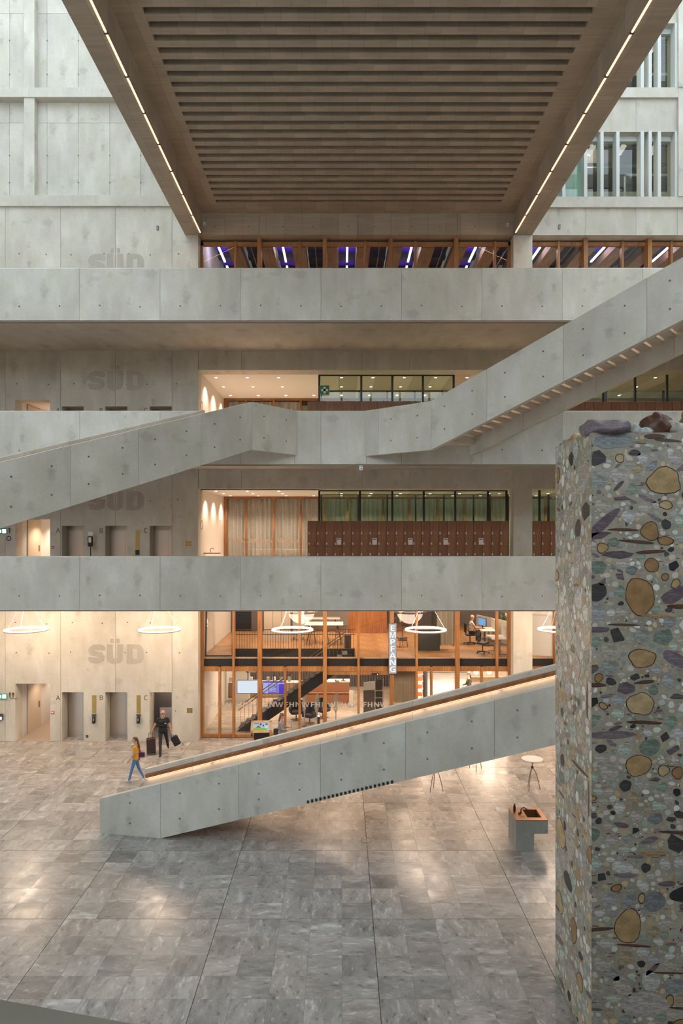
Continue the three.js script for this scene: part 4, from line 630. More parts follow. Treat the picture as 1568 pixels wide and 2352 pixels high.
// ---------- concrete drinking fountain, bottle, tables, floor hatch ----------
{
  const x0 = 5.03, x1 = 5.95, d0 = 20.08, d1 = 21.0, t = thing('drinking_fountain', 'angular concrete drinking fountain with brown metal basin', 'fountain', [x0, 0, -d0]);
  wpart(t, 'pedestal', [B(0, 0.52, 0, 0.5, 0, 0.92), B(0, 0.92, 0.5, 0.87, 0, 0.12), B(0, 0.92, 0.5, 0.87, 0.8, 0.92), B(0, 0.36, 0.5, 0.87, 0.12, 0.8), B(0.8, 0.92, 0.5, 0.87, 0.12, 0.8), B(0.36, 0.8, 0.5, 0.54, 0.12, 0.8)], M([0.34, 0.34, 0.32], 0.8, { map: concreteMap }), 2);
  wpart(t, 'top_plate', [B(0, 0.92, 0.87, 0.892, 0, 0.2), B(0, 0.92, 0.87, 0.892, 0.78, 0.92), B(0, 0.38, 0.87, 0.892, 0.2, 0.78), B(0.8, 0.92, 0.87, 0.892, 0.2, 0.78)], copper, 2);
  part(t, 'basin', [B(0.37, 0.39, 0.56, 0.87, 0.19, 0.79), B(0.79, 0.81, 0.56, 0.87, 0.19, 0.79), B(0.37, 0.81, 0.56, 0.87, 0.18, 0.2), B(0.37, 0.81, 0.56, 0.87, 0.78, 0.8), B(0.37, 0.81, 0.55, 0.57, 0.18, 0.8)], copper);
  part(t, 'tap', [tube([V(0.27, 0.89, -0.52), V(0.28, 1.0, -0.52), V(0.36, 1.05, -0.52), V(0.45, 1.0, -0.52)], 0.016, 8), cyl(0.03, 0.03, 0.03, 0.27, 0.89, -0.52)], M([0.1, 0.06, 0.03], 0.4, { metalness: 0.6 })); part(t, 'valve', cyl(0.02, 0.026, 0.05, 0.2, 0.89, -0.45), M([0.1, 0.06, 0.03], 0.4));
  const b = thing('water_bottle', 'slim dark bottle on the corner of the drinking fountain', 'bottle', [XX(1181, 20.75), 0.893, -20.75]); part(b, 'bottle_body', lathe([[0, 0], [0.036, 0.003], [0.037, 0.14], [0.03, 0.165], [0.022, 0.175], [0.022, 0.185]]), M([0.025, 0.02, 0.028], 0.3)); part(b, 'cap', cyl(0.025, 0.025, 0.035, 0, 0.183), copper);
  const top = lathe([[0, 0], [0.36, 0], [0.375, 0.008], [0.375, 0.018], [0.36, 0.024], [0, 0.024]], 40), legM = M([0.32, 0.28, 0.25], 0.3, { metalness: 0.8 });
  for (const [px, py, turn, l] of [[1222, 1813, 0.3, 'white round high table standing near the drinking fountain'], [1000, 1816, 0.1, 'white round high table half hidden behind the long stair'], [1092, 1768, 0.9, 'white round high table hidden but for its legs, between the other two']]) {
    const d = EYE * F / (py - HORIZON), q = thing('high_table', l, 'table', [XX(px, d), 0, -d], turn); const m = part(q, 'table_top', top, M([0.8, 0.78, 0.77], 0.35)); m.position.y = 1.076;
    part(q, 'stem', cyl(0.018, 0.018, 0.28, 0, 0.8), legM); part(q, 'hub', cyl(0.045, 0.045, 0.07, 0, 0.76), M([0.06, 0.02, 0.015], 0.5));
    for (let k = 0; k < 3; k++) { const a = k * 2.094 + 0.5, c = Math.cos(a), s = Math.sin(a); part(q, 'leg', tube([V(0, 0.8, 0), V(c * 0.11, 0.62, s * 0.11), V(c * 0.21, 0.3, s * 0.21), V(c * 0.27, 0, s * 0.27)], 0.014, 6), legM); }
  }
  const dh = EYE * F / (1931 - HORIZON), hh = thing('floor_hatch', 'small rectangular floor hatch framed in metal', 'hatch', [XX(841, dh), 0, -dh]); part(hh, 'rim', [bx(0.31, 0.004, 0.012, 0, 0, 0.13), bx(0.31, 0.004, 0.012, 0, 0, -0.13), bx(0.012, 0.004, 0.27, -0.15, 0, 0), bx(0.012, 0.004, 0.27, 0.15, 0, 0)], M([0.12, 0.08, 0.06], 0.5)); part(hh, 'lid', bx(0.28, 0.003, 0.24), M([0.34, 0.31, 0.29], 0.5));
}
// kiosk
{
  const d = 28.9, t = thing('info_kiosk', 'info kiosk with tilted screen in an oak frame', 'kiosk', [XX(600, d), 0, -d], 0.05);
  part(t, 'body', bx(0.62, 0.95, 0.3, 0.02, 0, 0, 0.01), black); const f = part(t, 'frame', [bx(0.86, 0.035, 0.11, 0, -0.02, 0.255), bx(0.86, 0.035, 0.11, 0, -0.02, -0.255), bx(0.11, 0.035, 0.6, -0.38, -0.02, 0), bx(0.11, 0.035, 0.6, 0.38, -0.02, 0), bx(0.86, 0.01, 0.6, 0, -0.03, 0)], M([0.62, 0.44, 0.28], 0.5, { map: woodMap })); f.position.set(0, 1.13, 0.02); f.rotation.x = 0.62;
  const cv = document.createElement('canvas'); cv.width = 256; cv.height = 160; const c = cv.getContext('2d'); c.fillStyle = '#b9d3ea'; c.fillRect(0, 0, 256, 160); c.fillStyle = '#8fc62b'; c.fillRect(0, 108, 220, 52); c.fillStyle = '#7b3f22'; c.beginPath(); c.moveTo(40, 100); c.lineTo(80, 60); c.lineTo(130, 100); c.fill(); c.fillStyle = '#3a4660'; c.fillRect(12, 12, 70, 16); c.fillRect(100, 14, 30, 40); c.fillRect(150, 40, 20, 40); c.fillRect(190, 18, 40, 26); c.fillStyle = '#dfe8f2'; c.beginPath(); c.arc(205, 90, 24, 0, 7); c.fill();
  const tx = new THREE.CanvasTexture(cv); tx.colorSpace = THREE.SRGBColorSpace; const sm = new THREE.MeshStandardMaterial({ color: 0x111111, roughness: 0.3, emissive: 0xffffff, emissiveMap: tx, emissiveIntensity: 0.75 }); const sg = new THREE.PlaneGeometry(0.66, 0.41); sg.rotateX(-Math.PI / 2); sg.translate(0, 0.006, 0); part(f, 'screen', sg, sm);
  part(t, 'card_reader', bx(0.05, 0.14, 0.05, -0.38, 0.78, 0.16), black);
}
// reception sign
{
  const d = FAC - 0.35, t = thing('reception_sign', 'vertical illuminated sign reading EMPFANG', 'sign', [XX(901.5, d), YY(1490, d), -d]), w = 0.32, h = 2.2;
  part(t, 'case', bx(w + 0.03, h + 0.03, 0.1, 0, -h / 2 - 0.015, -0.06), M([0.2, 0.1, 0.07], 0.5)); part(t, 'sign_face', bx(w, h, 0.012, 0, -h / 2, 0), G([0.42, 0.4, 0.4], 1));
  'EMPFANG'.split('').forEach((ch, i) => { const m = part(t, 'letter', text(ch, 0.25, 0.01, font, ch === 'M' ? 1.05 : 1.3), glowSign); m.position.set(0, h / 2 - 0.19 - i * 0.303, 0.008); });
  const s = thing('door_sensor', 'small dark door sensor on the oak header', 'sensor', [XX(861, FAC), YY(1547, FAC), -FAC + 0.15]); part(s, 'housing', bx(0.3, 0.07, 0.08, 0, -0.03, 0), black); part(s, 'status_light', bx(0.02, 0.02, 0.01, 0.1, -0.005, 0.042), glowLens);
}

// ---------- rooms behind the lobby glazing ----------
const MZ = 3.55;
{
  const r = struct('reception_hall', 'reception hall behind the lobby glazing', 'room');
  const slatWall = M([0.11, 0.095, 0.095], 0.7);
  wpart(r, 'mezzanine', [B(-6.29, 22, MZ - 0.38, MZ, 33.6, 46), B(0.65, 22, MZ - 0.38, MZ, FAC + 0.14, 33.6), B(-6.29, -5.1, MZ - 0.38, MZ, FAC + 0.14, 33.6)], white, 3); wpart(r, 'mezzanine_floor', [B(-6.29, 22, MZ, MZ + 0.012, 33.66, 46), B(0.65, 22, MZ, MZ + 0.012, FAC + 0.14, 33.66), B(-6.29, -5.1, MZ, MZ + 0.012, FAC + 0.14, 33.66)], M([0.62, 0.36, 0.17], 0.3, { map: woodMap }), 1.6);
  wpart(r, 'fascia', [B(-5.1, 0.65, MZ - 0.42, MZ + 0.03, 33.55, 33.6), B(0.6, 0.65, MZ - 0.42, MZ, FAC + 0.14, 33.6)], black, 2);
  wpart(r, 'lower_floor', [B(-6.29, 22, 0, 0.006, FAC + 0.1, 45.6)], M([0.66, 0.58, 0.5], 0.3, { map: stoneMap }), 2.6);
  wpart(r, 'hall_wall', [B(-6.6, -6.29, 0, SOF1, FAC + 0.12, 45.7)], M([0.66, 0.62, 0.57], 0.7)); wpart(r, 'slatted_wall', [B(-6.29, 3.4, 0, MZ - 0.38, 41.5, 41.7), B(-6.29, -2.3, MZ, SOF1, 39.6, 39.7)], slatWall); for (let k = 0; k < 60; k++) wpart(r, 'slat', B(-6.2 + k * 0.16, -6.12 + k * 0.16, 0, MZ - 0.38, 41.43, 41.5), slatWall);
  wpart(r, 'partition', [B(3.4, 3.6, 0, MZ - 0.38, 36.5, 41.6)], M([0.5, 0.44, 0.38], 0.7));
  wpart(r, 'orange_wall', [B(XX(800, 38.8), XX(888, 38.8), MZ, SOF1, 38.8, 38.95)], M([0.5, 0.2, 0.07], 0.5, { map: woodMap }), 2); wpart(r, 'beige_panels', [0, 1, 2].map((k) => B(-4.0 + k * 0.46, -3.56 + k * 0.46, MZ, SOF1, 36, 36.06)), M([0.5, 0.43, 0.35], 0.7)); wpart(r, 'grey_wall', [B(2.45, 22, MZ, SOF1, 42.5, 42.6)], M([0.16, 0.145, 0.15], 0.7)); wpart(r, 'partition', [B(5.5, 5.58, MZ, SOF1, 34.5, 42.5)], M([0.12, 0.12, 0.12], 0.6)); wpart(r, 'dark_panel', [B(XX(541, 34.5), XX(577, 34.5), 4.3, SOF1, 34.5, 34.56)], M([0.04, 0.04, 0.045], 0.2));
  wpart(r, 'rear_panel', [B(-2.3, 2.4, MZ, SOF1, 42, 42.1)], M([0.55, 0.5, 0.44], 0.7));
  // unseen ceiling panels added to brighten the hall
  const pan = (x, y, d, w, l, I, where) => { const p = thing('added_panel_light', `added unseen glowing ceiling panel ${where}`, 'lamp', [x, y, -d], 0, 'added ceiling panels of the reception hall'); part(p, 'panel_light', bx(w, 0.02, l, 0, -0.03, 0), glowPanel); part(p, 'panel_frame', [bx(w + 0.06, 0.03, 0.03, 0, -0.03, l / 2), bx(w + 0.06, 0.03, 0.03, 0, -0.03, -l / 2)], white); area(x, y - 0.06, -d, w, l, I, x, y - 2, -d, WARMWHITE); };
  for (const x of [-4, 0, 4]) for (const d of [35.2, 39]) pan(x, MZ - 0.38, d, 1.6, 0.35, 70, 'below the mezzanine'); for (const x of [8, 12, 16]) pan(x, MZ - 0.38, 36, 2.2, 0.5, 90, 'below the mezzanine');
  for (const x of [6, 9]) pan(x, MZ - 0.38, 41, 2.2, 0.5, 90, 'below the mezzanine');
  for (const x of [-4, -0.5, 3.4, 7, 11, 15]) for (const d of [34.6, 38]) pan(x, SOF1, d, 1.6, 0.35, 60, 'above the mezzanine');
}
// black steel stair behind the glass with railing
{
  const t = thing('steel_stair', 'black steel stair inside the reception hall', 'staircase'), x0 = -4.85, rise = 0.705, len = MZ / rise;
  for (const d of [32.15, 33.2]) { const s = new THREE.Shape([[x0, 0], [x0 + 0.75, 0], [x0 + len + 0.3, MZ - 0.38], [x0 + len + 0.3, MZ], [x0 + len, MZ]].map(([a, b]) => new THREE.Vector2(a, b))), g = new THREE.ExtrudeGeometry(s, { depth: 0.03, bevelEnabled: false }); g.translate(0, 0, -d); wpart(t, 'stringer', g, black, 2); }
  for (let k = 0; k < 20; k++) part(t, 'tread', B(x0 + 0.1 + k * len / 20, x0 + 0.1 + k * len / 20 + 0.24, k * MZ / 20 + 0.13, k * MZ / 20 + 0.17, 32.15, 33.18), darkGrey);
  for (let k = 0; k < 26; k++) { const x = x0 + 0.2 + k * (len - 0.2) / 26, y = (x - x0) * rise; part(t, 'baluster', B(x - 0.008, x + 0.008, y, y + 0.95, 32.15, 32.166), M([0.2, 0.16, 0.14], 0.5)); }
  part(t, 'handrail', [tube([V(x0 + 0.1, 0.98, -32.16), V(x0 + len, MZ + 0.9, -32.16)], 0.02), tube([V(x0 + 0.1, 0.98, -33.2), V(x0 + len, MZ + 0.9, -33.2)], 0.02)], M([0.16, 0.1, 0.07], 0.5));
  const q = thing('railing', 'black bar railing around the mezzanine stairwell', 'railing', [0, MZ, -33.58]); for (let k = 0; k < 46; k++) part(q, 'bar', bx(0.016, 0.93, 0.016, -5.05 + k * 0.125, 0, 0), M([0.08, 0.05, 0.04], 0.5)); part(q, 'top_rail', [bx(5.75, 0.035, 0.04, -2.22, 0.93, 0), bx(5.75, 0.025, 0.03, -2.22, 0.7, 0)], M([0.1, 0.06, 0.045], 0.5));
  const b = thing('waste_bin', 'black cylindrical bin standing at the railing end', 'bin', [XX(801, 33.2) - 0.05, MZ + 0.012, -33.9]); part(b, 'bin_body', cyl(0.17, 0.17, 0.62, 0, 0, 0), M([0.05, 0.04, 0.04], 0.4)); part(b, 'rim', cyl(0.185, 0.185, 0.05, 0, 0.62), grey);
}
// reception furniture
{
  const desk = thing('reception_counter', 'brown reception counter with white top', 'counter', [XX(700, 37.5), 0, -37.5]), w = XX(802, 37.5) - XX(700, 37.5); wpart(desk, 'front', [bx(w, 0.5, 0.08, w / 2, 0.62, 0), bx(w, 0.5, 0.08, w / 2, 0.04, 0.03)], M([0.3, 0.13, 0.065], 0.5), 2); wpart(desk, 'ledge', [bx(w, 0.04, 0.2, w / 2, 0.56, 0.06)], M([0.5, 0.26, 0.14], 0.5)); part(desk, 'counter_top', bx(w + 0.05, 0.04, 0.7, w / 2, 1.12, -0.3), white); part(desk, 'plinth', bx(w, 0.12, 0.6, w / 2, 0, -0.3), darkGrey);
  const mon = (x, y, d, l, scr, turn = 0, s = 1) => { const t = thing('monitor', l, 'monitor', [x, y, -d], turn); part(t, 'screen_case', bx(0.56 * s, 0.34 * s, 0.04, 0, 0.12 * s, 0, 0.008), black); part(t, 'screen', bx(0.53 * s, 0.31 * s, 0.004, 0, 0.135 * s, 0.022), scr); part(t, 'stand', [bx(0.06, 0.13 * s, 0.04, 0, 0, -0.02), bx(0.22, 0.015, 0.16, 0, 0, 0)], darkGrey); return t; };
  mon(XX(788, 37.7), 1.16, 37.7, 'black monitor on the reception counter', M([0.03, 0.04, 0.045], 0.3), 0.1, 1.2);
  const ph = thing('desk_phone', 'grey desk phone on the reception counter', 'phone', [XX(774, 37.4), 1.16, -37.45]); part(ph, 'phone_base', bx(0.2, 0.05, 0.2, 0, 0, 0, 0.01), grey); part(ph, 'receiver', bx(0.06, 0.05, 0.2, -0.08, 0.05, 0, 0.02), darkGrey);
  // hanging screens
  for (const [px0, px1, py0, py1, l, blank] of [[545, 593, 1563, 1592, 'blank white display screen hanging behind the glass', true], [603.5, 652.5, 1565, 1592.5, 'violet timetable display screen hanging behind the glass', false]]) {
    const d = 33.75, x0 = XX(px0, d), x1 = XX(px1, d), y1 = YY(py0, d), y0 = YY(py1, d), t = thing('display_screen', l, 'screen', [(x0 + x1) / 2, (y0 + y1) / 2, -d]); const sw = x1 - x0, sh = y1 - y0;
    part(t, 'screen_case', bx(sw + 0.04, sh + 0.05, 0.06, 0, -sh / 2 - 0.03, -0.035), M([0.05, 0.04, 0.08], 0.4)); let sm;
    if (blank) sm = G([0.78, 0.86, 0.98], 0.95); else { const cv = document.createElement('canvas'); cv.width = 256; cv.height = 150; const c = cv.getContext('2d'); c.fillStyle = '#8f8fe0'; c.fillRect(0, 0, 256, 150); c.fillStyle = '#5b3fd6'; c.fillRect(192, 34, 64, 116); c.fillStyle = '#b9b9ee'; c.fillRect(0, 34, 60, 116); c.fillStyle = '#c9c6f2'; c.fillRect(0, 22, 256, 8); c.fillStyle = '#4a36a8'; c.fillRect(10, 6, 236, 8); c.fillRect(70, 66, 100, 8); c.fillRect(70, 132, 100, 8); c.fillStyle = '#cfcdf5'; for (let i = 0; i < 7; i++) c.fillRect(76, 42 + i * 13, 84 - (i % 3) * 14, 5); const tx = new THREE.CanvasTexture(cv); tx.colorSpace = THREE.SRGBColorSpace; sm = new THREE.MeshStandardMaterial({ color: 0x111111, emissive: 0xffffff, emissiveMap: tx, emissiveIntensity: 0.9 }); }
    const sg = new THREE.PlaneGeometry(sw, sh); part(t, 'screen', sg, sm); part(t, 'hanger', bx(0.04, MZ - 0.38 - y1 - 0.02, 0.04, 0, sh / 2 + 0.02, -0.04), darkGrey);
  }
  // swivel armchairs
  const am = M([0.035, 0.035, 0.065], 0.8, { map: clothMap });
  for (const [px, py, turn, l] of [[680, 1653, 0.3, 'dark blue swivel armchair turned sideways'], [711, 1661, -0.6, 'dark blue swivel armchair with high back by the clear screens'], [741, 1648, 0.8, 'dark blue swivel armchair beside the reception counter']]) {
    const d = EYE * F / (py - HORIZON), t = thing('armchair', l, 'chair', [XX(px, d), 0, -d], turn); part(t, 'swivel_base', [cyl(0.28, 0.26, 0.02, 0, 0, 0, 20), cyl(0.03, 0.03, 0.3, 0, 0.02)], M([0.16, 0.12, 0.1], 0.4)); part(t, 'seat', bx(0.62, 0.17, 0.56, 0, 0.3, 0, 0.07), am);
    const g = new THREE.CylinderGeometry(0.36, 0.3, 0.5, 20, 4, true, Math.PI * 0.6, Math.PI * 0.8), pts = g.attributes.position; const g2 = new THREE.CylinderGeometry(0.33, 0.27, 0.5, 20, 4, true, Math.PI * 0.6, Math.PI * 0.8); for (const q of [g, g2]) q.translate(0, 0.66, 0.03); part(t, 'backrest', [g, g2], Object.assign(am.clone(), { side: THREE.DoubleSide }));
    part(t, 'armrest', [bx(0.07, 0.2, 0.42, -0.31, 0.42, 0.02, 0.03)], am); part(t, 'armrest', [bx(0.07, 0.2, 0.42, 0.31, 0.42, 0.02, 0.03)], am);
  }
  // clear leaf shaped screens on posts
  [[699, 1668, 'tall clear leaf shaped screen near the armchairs'], [727.5, 1668, 'tall clear leaf shaped screen between armchairs and door'], [771, 1666, 'tall clear leaf shaped screen beside the sliding door']].forEach(([px, py, l], i) => {
    const d = EYE * F / (py - HORIZON), t = thing('clear_screen', l, 'screen panel', [XX(px, d), 0, -d], 1.1 - i * 0.1); const s = new THREE.Shape(); s.moveTo(-0.05, 0.6); s.bezierCurveTo(-0.3, 0.9, -0.28, 1.4, 0.05, 1.62); s.bezierCurveTo(0.25, 1.4, 0.2, 0.9, 0.05, 0.6); const g = new THREE.ExtrudeGeometry(s, { depth: 0.012, bevelEnabled: false }); part(t, 'leaf', g, acrylic); part(t, 'post', cyl(0.025, 0.025, 0.75, 0, 0), M([0.42, 0.38, 0.33], 0.4)); part(t, 'foot', bx(0.3, 0.02, 0.12), darkGrey);
  });
  const bol = thing('bollard_light', 'short dark bollard with lit head inside the hall', 'lamp', [XX(731, 33), 0, -33.2]); part(bol, 'bollard_post', cyl(0.06, 0.06, 0.4, 0, 0), black); part(bol, 'lamp_head', cyl(0.05, 0.05, 0.06, 0, 0.4), G([1, 0.8, 0.7], 1.5));
  const lad = thing('rolling_ladder', 'metal shelf ladder behind the sliding door', 'ladder', [XX(871, 34), 0, -34.2]); part(lad, 'rail', [bx(0.03, 2.0, 0.03, -0.2, 0, 0), bx(0.03, 2.0, 0.03, 0.2, 0, 0)], chrome); part(lad, 'rung', [0.35, 0.7, 1.05, 1.4].map((y) => bx(0.4, 0.025, 0.1, 0, y, 0)), steel); part(lad, 'back_panel', bx(0.36, 1.9, 0.02, 0, 0.02, -0.2), darkGrey);
  const brd = thing('display_board', 'dark standing board with pale top field', 'board', [XX(848, 35), 0, -35], 0.25); part(brd, 'panel', bx(0.62, 1.2, 0.04, 0, 0.06, 0), M([0.1, 0.08, 0.085], 0.6)); part(brd, 'pale_field', bx(0.6, 0.42, 0.02, 0, 1.26, 0), M([0.55, 0.55, 0.53], 0.6)); part(brd, 'foot', [bx(0.05, 0.06, 0.4, -0.28, 0, 0), bx(0.05, 0.06, 0.4, 0.28, 0, 0)], darkGrey);
  const bl = thing('blind', 'beige roller blind lowered behind the glass', 'blind', [XX(929, 31.6), 0, -31.6]); part(bl, 'fabric', bx(1.0, 1.42, 0.01, 0, 1.45, 0), M([0.4, 0.29, 0.19], 0.9, { map: clothMap })); part(bl, 'roller', bx(1.0, 0.16, 0.1, 0, 2.88, 0), black);
  const st = thing('info_stand', 'white floor stand with folder beside the counter', 'stand', [XX(806, 37), 0, -36.8]); part(st, 'upright', bx(0.22, 0.8, 0.1, 0, 0.02, 0, 0.02), M([0.6, 0.54, 0.48], 0.6)); part(st, 'tray', bx(0.3, 0.04, 0.3, 0, 0, 0.1), grey);
  const pl = thing('flower_vase', 'vase of pale flowers on the shelf beside the steel stair', 'plant', [XX(629, 38.5), 1.7, -38.5]); part(pl, 'vase', lathe([[0, 0], [0.08, 0.01], [0.1, 0.15], [0.06, 0.28], [0.07, 0.3]]), grey); part(pl, 'blossoms', Array.from({ length: 26 }, () => { const g = new THREE.IcosahedronGeometry(rr(0.04, 0.08), 0); g.translate(rr(-0.4, 0.4), rr(0.3, 0.9), rr(-0.2, 0.2)); return g; }), M([0.55, 0.42, 0.32], 0.8)); part(pl, 'stems', Array.from({ length: 10 }, () => tube([V(0, 0.25, 0), V(rr(-0.35, 0.35), rr(0.5, 0.85), rr(-0.15, 0.15))], 0.008, 4)), M([0.1, 0.14, 0.06], 0.8));
  const cab = thing('sideboard', 'long low cabinet with files beside the slatted wall', 'cabinet', [XX(600, 39), 0, -39]); wpart(cab, 'carcass', bx(6, 0.8, 0.5, -0.4, 0, 0), M([0.36, 0.22, 0.13], 0.5), 1.5); part(cab, 'door', [-3, -2, -1, 0, 1, 2].map((k) => bx(0.96, 0.72, 0.02, k - 0.1 + 0.2, 0.04, 0.26)), M([0.42, 0.27, 0.16], 0.5)); part(cab, 'cabinet_top', bx(6.1, 0.04, 0.56, -0.4, 0.8, 0), white); for (let k = 0; k < 12; k++) { const f = one('document_box', 'grey document box on the long low cabinet', 'box', bx(0.16, 0.24, 0.2, 0, 0, 0), k % 3 ? M([0.3, 0.27, 0.25], 0.7) : M([0.62, 0.6, 0.57], 0.7), [XX(600, 39) - 3 + k * 0.42 + rr(-0.1, 0.1), 0.84, -39], 0, 'document boxes on the cabinet'); }
  const pr = thing('copier', 'pale grey copier in front of the dark slatted wall', 'copier', [XX(556, 38), 0, -38]); part(pr, 'body', bx(0.8, 1.9, 0.6, 0, 0, 0, 0.02), M([0.5, 0.48, 0.46], 0.6)); part(pr, 'lid', bx(0.9, 0.25, 0.6, 0.05, 1.92, 0, 0.04), white); part(pr, 'tray', bx(0.5, 0.05, 0.4, 0.5, 1.6, 0.1), grey);
}
// mezzanine furniture
const chairAt = (x, d, turn, l) => { const t = thing('office_chair', l, 'chair', [x, MZ + 0.012, -d], turn); part(t, 'seat', bx(0.48, 0.08, 0.46, 0, 0.44, 0, 0.03), black); part(t, 'backrest', bx(0.44, 0.5, 0.06, 0, 0.58, -0.24, 0.025), black); part(t, 'gas_post', cyl(0.03, 0.03, 0.38, 0, 0.07), darkGrey); for (let k = 0; k < 5; k++) { const a = k * 1.257; part(t, 'base_arm', tube([V(0, 0.1, 0), V(Math.cos(a) * 0.3, 0.06, Math.sin(a) * 0.3)], 0.022, 6), black); const w = new THREE.SphereGeometry(0.032, 8, 6); w.translate(Math.cos(a) * 0.3, 0.032, Math.sin(a) * 0.3); part(t, 'caster', w, black); } part(t, 'armrest', bx(0.05, 0.03, 0.26, -0.27, 0.66, 0), black); part(t, 'armrest', bx(0.05, 0.03, 0.26, 0.27, 0.66, 0), black); return t; };
{
  const table = (x, d, w, l, turn, h, label) => { const t = thing('work_table', label, 'table', [x, MZ + 0.012, -d], turn); part(t, 'table_top', bx(w, 0.035, l, 0, h - 0.035, 0, 0.01), M([0.75, 0.72, 0.7], 0.4)); for (const [a, b] of [[-1, -1], [1, -1], [-1, 1], [1, 1]]) part(t, 'leg', tube([V(a * (w / 2 - 0.3), h - 0.04, b * (l / 2 - 0.15)), V(a * (w / 2 - 0.1), 0, b * (l / 2 - 0.05))], 0.022, 6), M([0.12, 0.06, 0.04], 0.5)); return t; };
  table(XX(744, 35.5), 35.6, 1.95, 1.3, 0, 0.98, 'white standing table behind the mezzanine railing'); table(XX(740, 39.5), 39.6, 2.0, 0.9, 0, 0.76, 'white work table at the rear of the mezzanine');
  for (const [dx, l] of [[-0.55, 'dark stool with splayed legs under the standing table, beside the clear poster'], [0.1, 'dark stool with splayed legs under the middle of the standing table'], [0.7, 'dark stool with splayed legs near the railing end']]) { const s = thing('bar_stool', l, 'stool', [XX(744, 35.5) + dx, MZ + 0.012, -34.75]); part(s, 'seat', cyl(0.17, 0.18, 0.04, 0, 0.66), M([0.16, 0.06, 0.04], 0.5)); for (let k = 0; k < 4; k++) { const a = k * 1.571 + 0.78; part(s, 'leg', tube([V(Math.cos(a) * 0.1, 0.66, Math.sin(a) * 0.1), V(Math.cos(a) * 0.24, 0, Math.sin(a) * 0.24)], 0.014, 5), M([0.06, 0.035, 0.03], 0.5)); } }
  const po = thing('glass_board', 'pale blue glass board standing on the mezzanine', 'board', [XX(685, 36.5), MZ + 0.012, -36.6], -0.15); part(po, 'panel', bx(0.62, 1.75, 0.03, 0, 0.12, 0), M([0.55, 0.63, 0.63], 0.3)); part(po, 'foot', [bx(0.05, 0.12, 0.4, -0.25, 0, 0), bx(0.05, 0.12, 0.4, 0.25, 0, 0)], grey);
  const desk = (x, d, turn, label) => { const t = thing('office_desk', label, 'desk', [x, MZ + 0.012, -d], turn); part(t, 'desk_top', bx(1.4, 0.03, 0.75, 0, 0.72, 0, 0.01), M([0.72, 0.67, 0.64], 0.4)); part(t, 'leg', bx(0.08, 0.72, 0.08, -0.5, 0, 0), grey); part(t, 'leg', bx(0.08, 0.72, 0.08, 0.5, 0, 0), grey); part(t, 'foot', [bx(0.08, 0.03, 0.65, -0.5, 0, 0), bx(0.08, 0.03, 0.65, 0.5, 0, 0)], grey); part(t, 'back_screen', bx(1.4, 0.5, 0.03, 0, 0.75, -0.38), M([0.5, 0.47, 0.43], 0.8)); return t; };
  desk(XX(1118, 35), 35.1, -Math.PI / 2, 'white office desk at which a man sits'); desk(XX(1140, 32.6), 32.5, -Math.PI / 2, 'white office desk with keyboard close to the glazing');
  const mt = thing('monitor', 'black monitor with blue screen on the seated man desk', 'monitor', [XX(1110, 35) , MZ + 0.764, -35.3], -1.0); part(mt, 'screen_case', bx(0.56, 0.4, 0.04, 0, 0.14, 0), black); part(mt, 'screen', bx(0.52, 0.36, 0.004, 0, 0.16, 0.022), G([0.2, 0.45, 0.8], 0.9)); part(mt, 'stand', [bx(0.05, 0.16, 0.04, 0, 0, -0.02), bx(0.22, 0.015, 0.16)], black);
  const kb = thing('keyboard', 'white keyboard on the desk close to the glazing', 'keyboard', [XX(1120, 32.6), MZ + 0.764, -32.4], -1.4); part(kb, 'case', bx(0.42, 0.02, 0.14), white); part(kb, 'keys', bx(0.38, 0.008, 0.1, 0, 0.02, 0), grey);
  chairAt(XX(1110, 32.2), 32.4, 1.0, 'black office chair beside the desk close to the glazing');
  const low = thing('low_partition', 'long low beige partition behind the desks', 'partition', [XX(1150, 35), MZ + 0.012, -35.4], -1.2); part(low, 'panel', bx(4.2, 1.15, 0.05, 0, 0.05, 0), M([0.52, 0.48, 0.42], 0.8)); part(low, 'foot', bx(4.0, 0.05, 0.2), grey);
  const pf = thing('potted_plant', 'leafy green plant behind the low partition', 'plant', [XX(1160, 37), MZ + 0.012, -37.2]); part(pf, 'pot', lathe([[0, 0], [0.14, 0], [0.18, 0.35], [0.16, 0.35], [0.13, 0.1]]), grey); part(pf, 'leaves', Array.from({ length: 50 }, () => { const g = new THREE.PlaneGeometry(0.07, 0.2); g.translate(0, 0.1, 0); g.rotateX(rr(-1, 1)); g.rotateY(rr(0, 6.3)); g.translate(rr(-0.2, 0.2), rr(0.5, 1.25), rr(-0.2, 0.2)); return g; }), Object.assign(M([0.07, 0.17, 0.04], 0.7), { side: THREE.DoubleSide })); part(pf, 'trunk', cyl(0.02, 0.015, 0.7, 0, 0.2), M([0.15, 0.1, 0.06], 0.8));
  // dark cabinet, chair and hanging coats by the sign
  const cb = thing('dark_cabinet', 'black cabinet on the mezzanine beside the pale curtain', 'cabinet', [XX(983, 33), MZ + 0.012, -33.4]); part(cb, 'carcass', bx(1.15, 1.0, 0.5, 0, 0, 0), M([0.03, 0.035, 0.034], 0.4)); part(cb, 'door', bx(0.55, 0.94, 0.02, -0.28, 0.03, 0.255), M([0.04, 0.045, 0.044], 0.4)); part(cb, 'door', bx(0.55, 0.94, 0.02, 0.28, 0.03, 0.255), M([0.04, 0.045, 0.044], 0.4)); part(cb, 'cabinet_top', bx(1.18, 0.03, 0.54, 0, 1.0, 0), M([0.5, 0.45, 0.4], 0.5));
